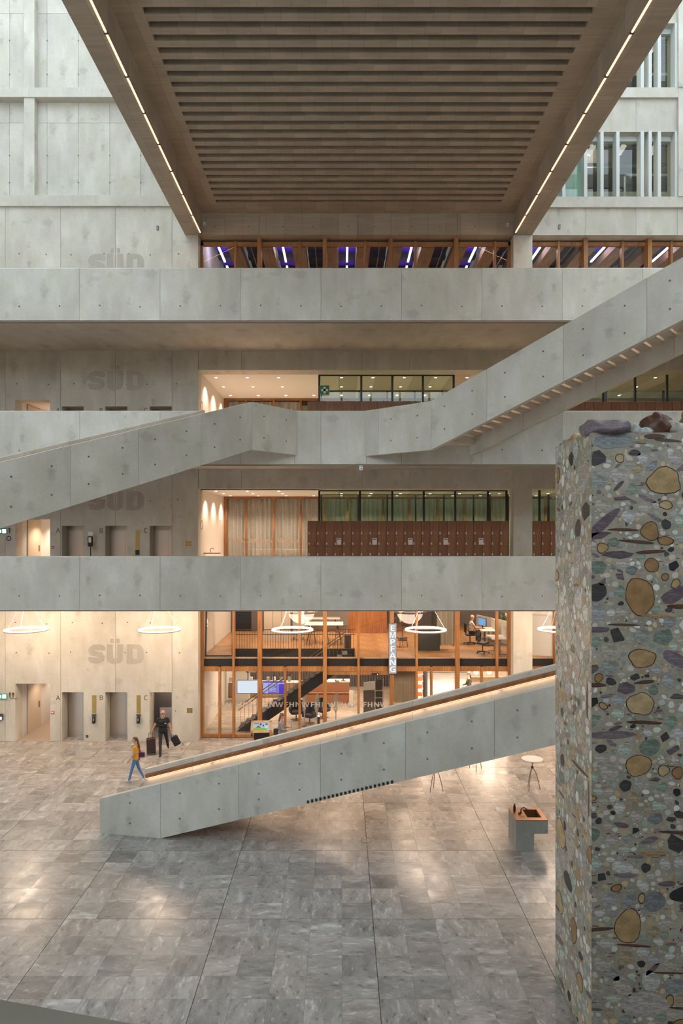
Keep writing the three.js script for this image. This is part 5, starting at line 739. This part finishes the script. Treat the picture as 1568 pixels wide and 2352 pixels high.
  const wc = thing('wooden_chair', 'dark red wooden chair behind the reception sign', 'chair', [XX(922, 34), MZ + 0.012, -34.2], 0.5); part(wc, 'seat', bx(0.44, 0.05, 0.42, 0, 0.43, 0), M([0.1, 0.05, 0.04], 0.5)); part(wc, 'backrest', bx(0.46, 0.12, 0.03, 0, 0.74, -0.2), M([0.3, 0.07, 0.04], 0.5)); for (const [a, b] of [[-1, -1], [1, -1], [-1, 1], [1, 1]]) part(wc, 'leg', tube([V(a * 0.19, b < 0 ? 0.8 : 0.44, b * 0.18), V(a * 0.23, 0, b * 0.22)], 0.016, 5), M([0.14, 0.05, 0.035], 0.5));
  const cg = new THREE.PlaneGeometry(0.8, 2.6, 30, 1); { const p = cg.attributes.position; for (let i = 0; i < p.count; i++) p.setZ(i, 0.06 * Math.sin(p.getX(i) * 24)); cg.computeVertexNormals(); } one('curtain', 'pale heavy curtain drawn aside on the mezzanine', 'curtain', cg, Object.assign(M([0.46, 0.42, 0.34], 0.9), { side: THREE.DoubleSide }), [XX(1022, 33.6), MZ + 1.5, -33.6]);
  const ck = thing('coat_rack', 'black coat rack with dark garments', 'coat rack', [XX(925, 36), MZ + 0.012, -36.3]); part(ck, 'stand', [cyl(0.02, 0.02, 1.9), cyl(0.25, 0.25, 0.03)], black); part(ck, 'garment', bx(0.4, 1.0, 0.25, 0.1, 0.75, 0, 0.1), M([0.04, 0.035, 0.035], 0.9)); part(ck, 'scarf', bx(0.1, 0.7, 0.28, -0.1, 0.95, 0.02, 0.04), M([0.45, 0.28, 0.1], 0.9));
  // white shelf beyond the column
  const sh = thing('shelf_unit', 'tall white shelf unit with grey boxes beyond the column', 'shelf', [XX(1243, 32.4), MZ + 0.012, -32.5], -0.25); part(sh, 'side_panel', [bx(0.03, 1.8, 1.4, -0.4, 0, 0), bx(1.0, 1.8, 0.03, 0.1, 0, 0.7), bx(0.03, 1.8, 1.4, 0.6, 0, 0)], white); part(sh, 'shelf_board', [0, 0.45, 0.9, 1.35, 1.78].map((y) => bx(1.0, 0.03, 1.4, 0.1, y, 0)), white); part(sh, 'back_panel', bx(0.02, 1.8, 1.4, 0.1, 0, 0), offWhite);
  for (let k = 0; k < 4; k++) one('storage_box', 'grey storage box in the white shelf unit', 'box', bx(0.25, 0.3, 0.5, 0, 0, 0, 0.01), M([0.4, 0.36, 0.33], 0.7), [XX(1243, 32.4) - 0.2 - 0.1 * (k % 2), MZ + 0.05 + 0.45 * k, -32.6 - 0.2 * (k % 2)], -0.25, 'boxes in the white shelf');
  const cu2 = thing('cabinet_row', 'row of white cabinets behind the white shelf unit', 'cabinet', [10.8, MZ + 0.012, -37]); part(cu2, 'carcass', bx(3.2, 2.2, 0.5), M([0.58, 0.5, 0.44], 0.6)); part(cu2, 'door', [-1.2, -0.4, 0.4, 1.2].map((x) => bx(0.76, 2.1, 0.02, x, 0.05, 0.26)), M([0.64, 0.56, 0.5], 0.6));
}
// shop on the ground floor
{
  const s = thing('bakery_counter', 'glass fronted counter filled with baked goods', 'counter', [XX(1035, 34), 0, -34.5]); part(s, 'base', bx(2.4, 0.8, 0.8, 0, 0, 0), M([0.5, 0.36, 0.24], 0.6)); part(s, 'counter_top', bx(2.45, 0.04, 0.85, 0, 0.8, 0), M([0.66, 0.58, 0.5], 0.4)); part(s, 'upper_shelf', bx(2.4, 0.02, 0.4, 0, 1.2, -0.15), glass); part(s, 'glass_guard', (() => { const g = new THREE.PlaneGeometry(2.4, 0.5); g.translate(0, 1.1, 0.4); return g; })(), glass);
  for (let k = 0; k < 36; k++) { const g = new THREE.SphereGeometry(0.075, 10, 6); g.scale(1.1, 0.65, 1); one('bread_roll', 'golden bread roll on the bakery counter', 'bread', g, M([rr(0.5, 0.7), rr(0.33, 0.44), rr(0.18, 0.28)], 0.7), [XX(1035, 34) - 1.1 + (k % 12) * 0.2, 0.895, -34.25 - 0.2 * Math.floor(k / 12)], 0, 'bread rolls on the counter'); }
  const cols = [[0.6, 0.12, 0.05], [0.12, 0.3, 0.08], [0.65, 0.6, 0.5], [0.55, 0.4, 0.1], [0.5, 0.2, 0.1], [0.7, 0.65, 0.6]];
  const shelf = (x, d, n, l) => { const t = thing('shop_shelf', l, 'shelf', [x, 0, -d]); part(t, 'upright', [bx(0.04, 2.6, 0.45, -n / 2, 0, 0), bx(0.04, 2.6, 0.45, n / 2, 0, 0)], white); part(t, 'shelf_board', [0.2, 0.7, 1.2, 1.7, 2.2, 2.58].map((y) => bx(n, 0.03, 0.45, 0, y, 0)), M([0.6, 0.45, 0.33], 0.5)); part(t, 'back_panel', bx(n, 2.6, 0.02, 0, 0, -0.22), M([0.4, 0.32, 0.26], 0.7));
    for (const y of [1.73, 2.23]) for (let k = 0; k * 0.15 < n - 0.2; k++) one('bottle', `bottle on ${l}`, 'bottle', lathe([[0, 0], [0.045, 0.004], [0.045, 0.18], [0.018, 0.24], [0.018, 0.3], [0, 0.3]], 8), M(cols[(k * 5 + Math.round(y * 10)) % 6], 0.3), [x - n / 2 + 0.12 + k * 0.15, y, -d + 0.08], 0, `bottles on ${l}`); };
  shelf(8.15, 38.6, 2.2, 'the tall shop shelf by the pendant globes'); shelf(10.6, 38.4, 2.2, 'the tall shop shelf beyond the column');
  for (const [px, l] of [[1093, 'beside the bakery counter'], [1123, 'in front of the shop shelf']]) { const d = 35.5, t = thing('globe_lamp', `round glowing globe lamp ${l}`, 'lamp', [XX(px, d), YY(1543, d), -d]); part(t, 'globe_light', new THREE.SphereGeometry(0.13, 20, 14), G([1, 0.85, 0.7], 3)); part(t, 'cord', cyl(0.008, 0.008, 1.2, 0, 0.12), black); lamp(XX(px, d), YY(1543, d), -d, 8, WARMWHITE); }
  const rk = thing('snack_rack', 'narrow rack of orange snack packets', 'rack', [XX(967, 35), 0, -36.5]); part(rk, 'frame', [bx(0.03, 2.0, 0.03, -0.25, 0, 0), bx(0.03, 2.0, 0.03, 0.25, 0, 0), bx(0.5, 0.05, 0.4)], grey); for (const y of [0.6, 1.0, 1.4, 1.75]) { part(rk, 'shelf_board', bx(0.5, 0.02, 0.35, 0, y, 0), white); one('snack_box', 'orange snack packet on the narrow rack', 'packet', bx(0.4, 0.2, 0.15), M([0.65, 0.17, 0.06], 0.5), [XX(967, 35), y + 0.02, -36.45], 0, 'snack packets'); }
  const pv = thing('steel_post', 'dark steel post in the shop', 'post', [XX(981, 36), 0, -37]); part(pv, 'shaft', cyl(0.14, 0.14, MZ - 0.38, 0, 0, 0, 20), M([0.05, 0.05, 0.06], 0.5)); part(pv, 'foot_plate', bx(0.36, 0.02, 0.36), darkGrey);
  const w = struct('window_8', 'steel framed shop window to the outside', 'window'); for (let k = 0; k <= 4; k++) part(w, 'mullion', B(4.6 + k * 0.925 - 0.04, 4.6 + k * 0.925 + 0.04, 0.9, 3.0, 45.85, 45.95), darkGrey); part(w, 'transom', B(4.6, 8.3, 2.55, 2.62, 45.85, 45.95), darkGrey); for (let k = 0; k < 4; k++) part(w, 'pane', paneGeo(4.6 + k * 0.925, 4.6 + (k + 1) * 0.925, 0.9, 3.0, 45.9), glass);
}

// ---------- people: one smooth skin over a posed skeleton ----------
function nets(fn, lo, hi, c, colorAt) {                       // surface of fn = 0 on a grid of cells c
  const n = [0, 1, 2].map((k) => Math.ceil((hi[k] - lo[k]) / c) + 1), [nx, ny, nz] = n, f = new Float32Array(nx * ny * nz), id = (i, j, k) => i + nx * (j + ny * k);
  for (let k = 0; k < nz; k++) for (let j = 0; j < ny; j++) for (let i = 0; i < nx; i++) f[id(i, j, k)] = fn(lo[0] + i * c, lo[1] + j * c, lo[2] + k * c);
  const vid = new Int32Array(nx * ny * nz).fill(-1), pos = [], idx = [];
  const E = [[0, 1], [2, 3], [4, 5], [6, 7], [0, 2], [1, 3], [4, 6], [5, 7], [0, 4], [1, 5], [2, 6], [3, 7]];
  for (let k = 0; k < nz - 1; k++) for (let j = 0; j < ny - 1; j++) for (let i = 0; i < nx - 1; i++) {
    const v = []; let neg = 0; for (let q = 0; q < 8; q++) { const x = f[id(i + (q & 1), j + ((q >> 1) & 1), k + (q >> 2))]; v.push(x); if (x < 0) neg++; }
    if (!neg || neg === 8) continue;
    let x = 0, y = 0, z = 0, m = 0; for (const [a, b] of E) if ((v[a] < 0) !== (v[b] < 0)) { const t = v[a] / (v[a] - v[b]); x += (a & 1) + t * ((b & 1) - (a & 1)); y += ((a >> 1) & 1) + t * (((b >> 1) & 1) - ((a >> 1) & 1)); z += (a >> 2) + t * ((b >> 2) - (a >> 2)); m++; }
    vid[id(i, j, k)] = pos.length / 3; pos.push(lo[0] + (i + x / m) * c, lo[1] + (j + y / m) * c, lo[2] + (k + z / m) * c);
  }
  const quad = (a, b, d, e, flip) => { if (a < 0 || b < 0 || d < 0 || e < 0) return; flip ? idx.push(a, d, b, a, e, d) : idx.push(a, b, d, a, d, e); };
  for (let k = 1; k < nz - 1; k++) for (let j = 1; j < ny - 1; j++) for (let i = 1; i < nx - 1; i++) {
    const s = f[id(i, j, k)] < 0;
    if (s !== f[id(i + 1, j, k)] < 0) quad(vid[id(i, j - 1, k - 1)], vid[id(i, j, k - 1)], vid[id(i, j, k)], vid[id(i, j - 1, k)], !s);
    if (s !== f[id(i, j + 1, k)] < 0) quad(vid[id(i - 1, j, k - 1)], vid[id(i - 1, j, k)], vid[id(i, j, k)], vid[id(i, j, k - 1)], !s);
    if (s !== f[id(i, j, k + 1)] < 0) quad(vid[id(i - 1, j - 1, k)], vid[id(i, j - 1, k)], vid[id(i, j, k)], vid[id(i - 1, j, k)], !s);
  }
  const g = new THREE.BufferGeometry(); g.setAttribute('position', new THREE.Float32BufferAttribute(pos, 3)); g.setIndex(idx); g.computeVertexNormals();
  if (colorAt) { const col = []; for (let i = 0; i < pos.length; i += 3) col.push(...colorAt(pos[i], pos[i + 1], pos[i + 2])); g.setAttribute('color', new THREE.Float32BufferAttribute(col, 3)); }
  return g;
}
const cap = (a, b, ra, rb, col, split, col2) => ({ a, b, ra, rb, col, split, col2, d: V().subVectors(b, a), l2: Math.max(1e-9, a.distanceToSquared(b)) });
function distTo(c, x, y, z) { const px = x - c.a.x, py = y - c.a.y, pz = z - c.a.z; const t = Math.max(0, Math.min(1, (px * c.d.x + py * c.d.y + pz * c.d.z) / c.l2)); c.t = t; const dx = px - c.d.x * t, dy = py - c.d.y * t, dz = pz - c.d.z * t; return Math.sqrt(dx * dx + dy * dy + dz * dz) - (c.ra + (c.rb - c.ra) * t); }
function skin(caps, cell, k = 0.025) {
  const lo = [1e9, 1e9, 1e9], hi = [-1e9, -1e9, -1e9]; for (const c of caps) for (const [p, r] of [[c.a, c.ra], [c.b, c.rb]]) ['x', 'y', 'z'].forEach((ax, i) => { lo[i] = Math.min(lo[i], p[ax] - r - 3 * cell); hi[i] = Math.max(hi[i], p[ax] + r + 3 * cell); });
  const fn = (x, y, z) => { let d = 1e9; for (const c of caps) { const e = distTo(c, x, y, z); if (e > d + k) continue; const h = Math.max(0, k - Math.abs(d - e)) / k; d = Math.min(d, e) - h * h * k * 0.25; } return d; };
  return nets(fn, lo, hi, cell, (x, y, z) => { let d = 1e9, best = caps[0], t = 0; for (const c of caps) { const e = distTo(c, x, y, z); if (e < d) { d = e; best = c; t = c.t; } } return best.split !== undefined && t > best.split ? best.col2 : best.col; });
}
function person(o) {
  const k = o.h / 1.75, S = { skin: [0.56, 0.31, 0.21], ...o.colors }, t = thing('person', o.label, 'person', o.pos, o.turn);
  const dir = (sw, ab, side) => V(side * Math.sin(ab), -Math.cos(sw) * Math.cos(ab), Math.sin(sw) * Math.cos(ab)).normalize();
  const at = (p, d, l) => p.clone().addScaledVector(d, l), caps = [], hands = [], head = [];
  const P = V(0, 0, 0), lean = o.lean || 0, up = (y, z = 0, x = 0) => V(x, y * Math.cos(lean) - z * Math.sin(lean) * 0, y * Math.sin(lean) + z).multiplyScalar(k);
  // legs
  let lowest = 1e9; const feet = [];
  for (const [side, hip, knee] of [[1, o.hipL, o.kneeL], [-1, o.hipR, o.kneeR]]) {
    const h = V(side * 0.09 * k, 0, 0), d1 = dir(hip[0], hip[1] || 0.03, side), kn = at(h, d1, 0.43 * k), d2 = dir(hip[0] - knee, (hip[1] || 0.03) * 0.5, side), an = at(kn, d2, 0.42 * k);
    caps.push(cap(h, kn, 0.088 * k, 0.06 * k, S.legs), cap(kn, an, 0.06 * k, (o.wideLegs ? 0.05 : 0.042) * k, S.legs));
    const fd = V(side * 0.12, o.seated ? 0 : Math.min(0, -(knee - Math.max(0, -hip[0])) * 0.0), 1).normalize(), low = V(0, -0.045 * k, 0), heel = an.clone().add(low).addScaledVector(fd, -0.035 * k), toe = an.clone().add(low).addScaledVector(fd, 0.15 * k); if (hip[0] - knee < -0.45) { heel.y += 0.06 * k; toe.y -= 0.03 * k; }
    caps.push(cap(heel, toe, 0.038 * k, 0.03 * k, S.shoes), cap(an, heel, 0.042 * k, 0.036 * k, S.shoes)); lowest = Math.min(lowest, heel.y - 0.037 * k, toe.y - 0.03 * k);
  }
  // trunk
  caps.push(cap(V(-0.07 * k, 0.02 * k, 0), V(0.07 * k, 0.02 * k, 0), 0.112 * k, 0.112 * k, o.longShirt ? S.shirt : S.legs), cap(up(0.1, 0, -0.055), up(0.1, 0, 0.055), 0.108 * k, 0.108 * k, S.shirt), cap(up(0.24, 0.005, -0.065), up(0.24, 0.005, 0.065), 0.115 * k, 0.115 * k, S.shirt), cap(up(0.38, 0.01, -0.08), up(0.38, 0.01, 0.08), 0.112 * k, 0.112 * k, S.shirt), cap(up(0.48, 0, -0.14), up(0.48, 0, 0.14), 0.062 * k, 0.062 * k, S.shirt), cap(up(0.46), up(0.6, 0.012), 0.075 * k, 0.052 * k, S.shirt, 0.45, S.skin));
  // head
  const hc = up(0.72, 0.02 + (o.nod || 0) * 0.06), hy = o.headTurn || 0, hm = new THREE.Matrix4().makeRotationY(hy).multiply(new THREE.Matrix4().makeRotationX(o.nod || 0)), hp = (x, y, z) => V(x, y, z).multiplyScalar(k).applyMatrix4(hm).add(hc), hs = S.skin, lip = [hs[0] * 0.75, hs[1] * 0.5, hs[2] * 0.5], eye = [0.03, 0.02, 0.02];
  head.push(cap(hp(0, 0.035, -0.02), hp(0, 0.03, 0.015), 0.083 * k, 0.08 * k, hs), cap(hp(0, -0.03, 0.025), hp(0, -0.075, 0.045), 0.066 * k, 0.042 * k, hs), cap(hp(0, 0.02, 0.088), hp(0, -0.022, 0.108), 0.011 * k, 0.016 * k, hs), cap(hp(-0.022, -0.055, 0.083), hp(0.022, -0.055, 0.083), 0.008 * k, 0.008 * k, o.mask ? [0.4, 0.22, 0.17] : lip), cap(hp(-0.045, 0.033, 0.082), hp(-0.02, 0.033, 0.09), 0.009 * k, 0.009 * k, [hs[0] * 0.6, hs[1] * 0.55, hs[2] * 0.5]), cap(hp(0.045, 0.033, 0.082), hp(0.02, 0.033, 0.09), 0.009 * k, 0.009 * k, [hs[0] * 0.6, hs[1] * 0.55, hs[2] * 0.5]), cap(hp(-0.032, 0.012, 0.083), hp(-0.03, 0.012, 0.084), 0.009 * k, 0.009 * k, eye), cap(hp(0.032, 0.012, 0.083), hp(0.03, 0.012, 0.084), 0.009 * k, 0.009 * k, eye), cap(hp(-0.083, 0.015, -0.005), hp(-0.084, -0.015, 0.0), 0.018 * k, 0.013 * k, hs), cap(hp(0.083, 0.015, -0.005), hp(0.084, -0.015, 0.0), 0.018 * k, 0.013 * k, hs), cap(hp(0, -0.06, 0), up(0.56, 0.01), 0.05 * k, 0.05 * k, hs));
  if (o.mask) head.push(cap(hp(-0.022, -0.083, 0.058), hp(0.022, -0.083, 0.058), 0.032 * k, 0.032 * k, [0.5, 0.43, 0.39]));
  // arms and hands
  const grips = {};
  for (const [side, arm, key] of [[1, o.armL, 'L'], [-1, o.armR, 'R']]) {
    const sh = up(0.475, 0, side * 0.185), d1 = dir(arm[0], arm[1], side), el = at(sh, d1, 0.285 * k), d2 = dir(arm[0] + arm[2], arm[1] * (arm[3] ?? 0.6), side), wr = at(el, d2, 0.245 * k), long = o.sleeve === 'long';
    caps.push(cap(sh, el, 0.058 * k, 0.043 * k, S.shirt, long ? undefined : 0.55, S.skin), cap(el, wr, 0.043 * k, 0.03 * k, long ? S.shirt : S.skin, long ? 0.9 : undefined, S.skin));
    const across = V(0, 0, 1).addScaledVector(d2, -d2.z).normalize(); if (across.lengthSq() < 0.2) across.set(1, 0, 0); const palmN = V().crossVectors(d2, across).multiplyScalar(side), curl = o.curl ?? 0.6;
    for (let i = 0; i < 4; i++) { const off = (i - 1.5) * 0.019 * k, b0 = at(at(wr, across, off * 0.6), d2, 0.015 * k), kn = at(at(wr, across, off), d2, 0.085 * k); hands.push(cap(b0, kn, 0.014 * k, 0.011 * k, S.skin)); const L = [0.066, 0.078, 0.074, 0.056][3 - i] * k, f1 = d2.clone().multiplyScalar(Math.cos(curl)).addScaledVector(palmN, Math.sin(curl)), m1 = at(kn, f1, L * 0.5), f2 = d2.clone().multiplyScalar(Math.cos(curl * 2.2)).addScaledVector(palmN, Math.sin(curl * 2.2)), m2 = at(m1, f2, L * 0.5); hands.push(cap(kn, m1, 0.009 * k, 0.008 * k, S.skin), cap(m1, m2, 0.008 * k, 0.007 * k, S.skin)); }
    const th0 = at(at(wr, across, 0.02 * k), d2, 0.03 * k), th1 = at(at(th0, across, 0.03 * k), d2, 0.03 * k), th2 = at(at(th1, palmN, 0.02 * k), d2, 0.025 * k); hands.push(cap(th0, th1, 0.013 * k, 0.01 * k, S.skin), cap(th1, th2, 0.01 * k, 0.008 * k, S.skin)); grips[key] = at(at(wr, d2, 0.1 * k), palmN, 0.03 * k);
  }
  const lift = o.seated ? o.seated - 0.0 : -lowest, mat = new THREE.MeshStandardMaterial({ vertexColors: true, roughness: 0.8 });
  const half = hands.length / 2, body = flat([skin(caps, 0.014), skin(head, 0.007, 0.02), skin(hands.slice(0, half), 0.006, 0.01), skin(hands.slice(half), 0.006, 0.01)]);
  const m = part(t, 'body', body, mat); m.position.y = lift;
  if (o.hair) { const H = M(o.hairColor, 0.6), hc2 = o.hair(hp, k, up).map(([a, b, ra, rb]) => cap(a, b, ra * k, rb * k, [1, 1, 1])), g = skin(hc2, 0.01, 0.03); g.deleteAttribute('color'); const q = part(t, 'hair', g, H); q.position.y = lift; }
  return { t, lift, grips, hp, up, k };
}
const crown = (hp) => [[hp(0, 0.055, -0.035), hp(0, 0.06, 0.005), 0.083, 0.078], [hp(-0.055, 0.02, -0.03), hp(0.055, 0.02, -0.03), 0.045, 0.045]];
{
  const dM = EYE * F / (1733 - HORIZON);
  const man = person({ label: 'man in black polo shirt walking with a suitcase and a bag', h: 1.83, pos: [XX(374, dM), 0, -dM], turn: 0.25, colors: { shirt: [0.012, 0.012, 0.014], legs: [0.03, 0.024, 0.022], shoes: [0.01, 0.009, 0.009], skin: [0.52, 0.25, 0.15] }, hipL: [-0.42, 0.16], kneeL: 0.34, hipR: [0.2, 0.02], kneeR: 0.05, armL: [0.12, 0.3, 0.12, 0.7], armR: [-0.25, 0.5, 0.2, 0.75], sleeve: 'short', wideLegs: true, longShirt: true, mask: true, headTurn: 0.3, nod: 0.1, curl: 0.8, hairColor: [0.2, 0.12, 0.07], hair: (hp, k, up) => [[hp(0, 0.03, -0.055), hp(0, 0.05, -0.03), 0.07, 0.066], [hp(0, -0.02, -0.09), up(0.5, -0.12), 0.03, 0.02], [hp(-0.07, 0.01, -0.03), hp(-0.05, -0.02, -0.06), 0.022, 0.03], [hp(0.07, 0.01, -0.03), hp(0.05, -0.02, -0.06), 0.022, 0.03]] });
  const tagm = part(man.t, 'name_tag', bx(0.08, 0.03, 0.006), white); tagm.position.set(0.1, man.lift + 0.34, 0.128); tagm.position.multiplyScalar(1);
  const world = (pr, p) => { const q = p.clone(); q.y += pr.lift; q.applyAxisAngle(V(0, 1, 0), pr.t.rotation.y); return q.add(pr.t.position); };
  const gR = world(man, man.grips.R), gL = world(man, man.grips.L);
  const s = thing('suitcase', 'dark brown wheeled suitcase pulled by the man in black', 'suitcase', [gR.x - 0.03, 0.02, gR.z - 0.02], 0.3); s.rotation.z = 0.05; s.rotation.x = -0.06;
  part(s, 'shell', bx(0.36, 0.62, 0.24, 0, 0.04, 0, 0.04), M([0.035, 0.02, 0.018], 0.6)); part(s, 'side_band', [bx(0.03, 0.6, 0.245, 0.17, 0.05, 0), bx(0.34, 0.06, 0.245, 0, 0.6, 0, 0.02)], M([0.13, 0.04, 0.03], 0.6)); part(s, 'handle', [tube([V(-0.08, 0.65, 0), V(-0.07, gR.y, 0), V(0.07, gR.y, 0), V(0.08, 0.65, 0)], 0.01, 6, 18)], darkGrey); for (const a of [-0.14, 0.14]) { const g = new THREE.CylinderGeometry(0.025, 0.025, 0.03, 10); g.rotateZ(Math.PI / 2); g.translate(a, 0.012, 0.05); part(s, 'wheel', g, black); }
  const b = thing('carry_bag', 'black soft bag carried by the man in black', 'bag', [gL.x + 0.05, gL.y - 0.02, gL.z], 0); b.rotation.z = 0.5; part(b, 'bag_body', bx(0.3, 0.42, 0.16, 0.02, -0.47, 0, 0.06), M([0.012, 0.012, 0.014], 0.7)); part(b, 'strap', [tube([V(-0.07, -0.08, 0), V(-0.02, 0.03, 0), V(0.07, -0.08, 0)], 0.012), tube([V(0.16, -0.42, 0.03), V(0.24, -0.5, 0.03), V(0.18, -0.58, 0.03)], 0.01)], M([0.03, 0.03, 0.03], 0.7));
  const dW = EYE * F / (1793 - HORIZON);
  const wo = person({ label: 'woman in yellow top and blue jeans walking past the stair', h: 1.62, pos: [XX(311, dW), 0, -dW], turn: -Math.PI / 2 + 0.15, colors: { shirt: [0.66, 0.36, 0.05], legs: [0.1, 0.22, 0.45], shoes: [0.6, 0.58, 0.55], skin: [0.58, 0.36, 0.28] }, hipL: [0.3, 0.02], kneeL: 0.06, hipR: [-0.26, 0.02], kneeR: 0.2, armL: [0.25, 0.1, 0.3], armR: [-0.3, 0.1, 0.2], sleeve: 'short', nod: 0.05, longShirt: true, hairColor: [0.14, 0.06, 0.03], hair: (hp, k, up) => [...crown(hp), [hp(0, 0.0, -0.1), up(0.45, -0.14), 0.045, 0.04], [up(0.45, -0.14), up(0.25, -0.17), 0.04, 0.02]] });
  const bg = thing('shoulder_bag', 'small navy and red bag worn by the woman in yellow', 'bag', [0, 0, 0]); bg.position.copy(wo.t.position); bg.rotation.y = wo.t.rotation.y; part(bg, 'bag_body', bx(0.1, 0.17, 0.2, -0.02, wo.lift + 0.03, -0.23, 0.03), M([0.03, 0.03, 0.09], 0.7)); part(bg, 'bag_trim', [bx(0.105, 0.035, 0.2, -0.02, wo.lift + 0.01, -0.23, 0.015), bx(0.105, 0.03, 0.12, -0.02, wo.lift + 0.19, -0.2, 0.012)], M([0.5, 0.04, 0.03], 0.7)); part(bg, 'strap', tube([V(-0.02, wo.lift + 0.2, -0.2), V(0.05, wo.lift + 0.38, -0.13), V(0.1, wo.lift + 0.5, 0.02), V(0.06, wo.lift + 0.42, 0.12)], 0.012), M([0.5, 0.1, 0.04], 0.7));
  const ki = person({ label: 'woman in grey top looking at her phone beside the kiosk', h: 1.68, pos: [XX(645, 28.8), 0, -28.8], turn: Math.PI / 2 - 0.15, colors: { shirt: [0.22, 0.22, 0.25], legs: [0.1, 0.065, 0.05], shoes: [0.05, 0.04, 0.04], skin: [0.56, 0.32, 0.24] }, hipL: [0.1, 0.03], kneeL: 0.1, hipR: [-0.1, 0.03], kneeR: 0.08, armL: [0.25, 0.05, 1.35, -1], armR: [0.3, 0.08, 1.25, -1], sleeve: 'long', nod: 0.45, longShirt: true, hairColor: [0.13, 0.06, 0.03], hair: (hp, k, up) => [...crown(hp), [hp(0, -0.01, -0.06), up(0.5, -0.07), 0.06, 0.05], [hp(0, 0.06, -0.1), hp(0, 0.07, -0.13), 0.03, 0.02]] });
  const kg = world(ki, ki.grips.R.clone().add(ki.grips.L).multiplyScalar(0.5)); const pho = thing('mobile_phone', 'dark phone held by the woman in grey', 'phone', [kg.x + 0.02, kg.y, kg.z], Math.PI / 2); pho.rotation.x = -0.5; part(pho, 'phone_case', bx(0.075, 0.15, 0.009, 0, -0.02, 0), black); part(pho, 'screen', bx(0.068, 0.135, 0.002, 0, -0.012, 0.005), M([0.1, 0.12, 0.16], 0.2));
  const sb = thing('shoulder_bag', 'dark bag hanging behind the woman in grey', 'bag', [ki.t.position.x, 0, ki.t.position.z], ki.t.rotation.y); part(sb, 'bag_body', bx(0.12, 0.26, 0.28, 0.12, ki.lift - 0.12, -0.2, 0.04), M([0.06, 0.045, 0.035], 0.8)); part(sb, 'strap', tube([V(0.12, ki.lift + 0.12, -0.2), V(0.12, ki.lift + 0.42, -0.05), V(0.08, ki.lift + 0.5, 0.03)], 0.012), M([0.3, 0.22, 0.14], 0.8));
  const dO = 35; chairAt(XX(1079, dO), dO, Math.PI / 2, 'black office chair on which the man sits');
  person({ label: 'seated man in white shirt working at a desk', h: 1.78, pos: [XX(1081, dO), MZ + 0.012, -dO], turn: Math.PI / 2, seated: 0.62, colors: { shirt: [0.68, 0.66, 0.64], legs: [0.04, 0.04, 0.05], shoes: [0.03, 0.03, 0.03], skin: [0.6, 0.33, 0.23] }, hipL: [1.45, 0.1], kneeL: 1.45, hipR: [1.45, 0.1], kneeR: 1.45, armL: [0.6, 0.1, 0.85, 0], armR: [0.6, 0.1, 0.85, 0], sleeve: 'short', nod: 0.2, lean: 0.05, hairColor: [0.3, 0.22, 0.16], hair: (hp) => [[hp(-0.06, 0.0, -0.05), hp(0.06, 0.0, -0.05), 0.045, 0.045]] });
  const dS = 37; person({ label: 'dark haired woman in black standing at the shop counter', h: 1.66, pos: [XX(1077, dS), 0.006, -dS], turn: -Math.PI / 2 + 0.2, colors: { shirt: [0.025, 0.022, 0.022], legs: [0.03, 0.03, 0.035], shoes: [0.03, 0.03, 0.03], skin: [0.56, 0.32, 0.24] }, hipL: [0.05, 0.03], kneeL: 0.05, hipR: [-0.05, 0.03], kneeR: 0.05, armL: [0.35, 0.08, 1.0, -0.5], armR: [0.35, 0.08, 1.0, -0.5], sleeve: 'long', nod: 0.1, hairColor: [0.03, 0.02, 0.018], hair: (hp, k, up) => [...crown(hp), [hp(0, -0.01, -0.08), up(0.34, -0.12), 0.06, 0.035]] });
}

scene.traverse((o) => { if (o.isMesh) o.castShadow = o.receiveShadow = true; });
renderer.render(scene, camera);
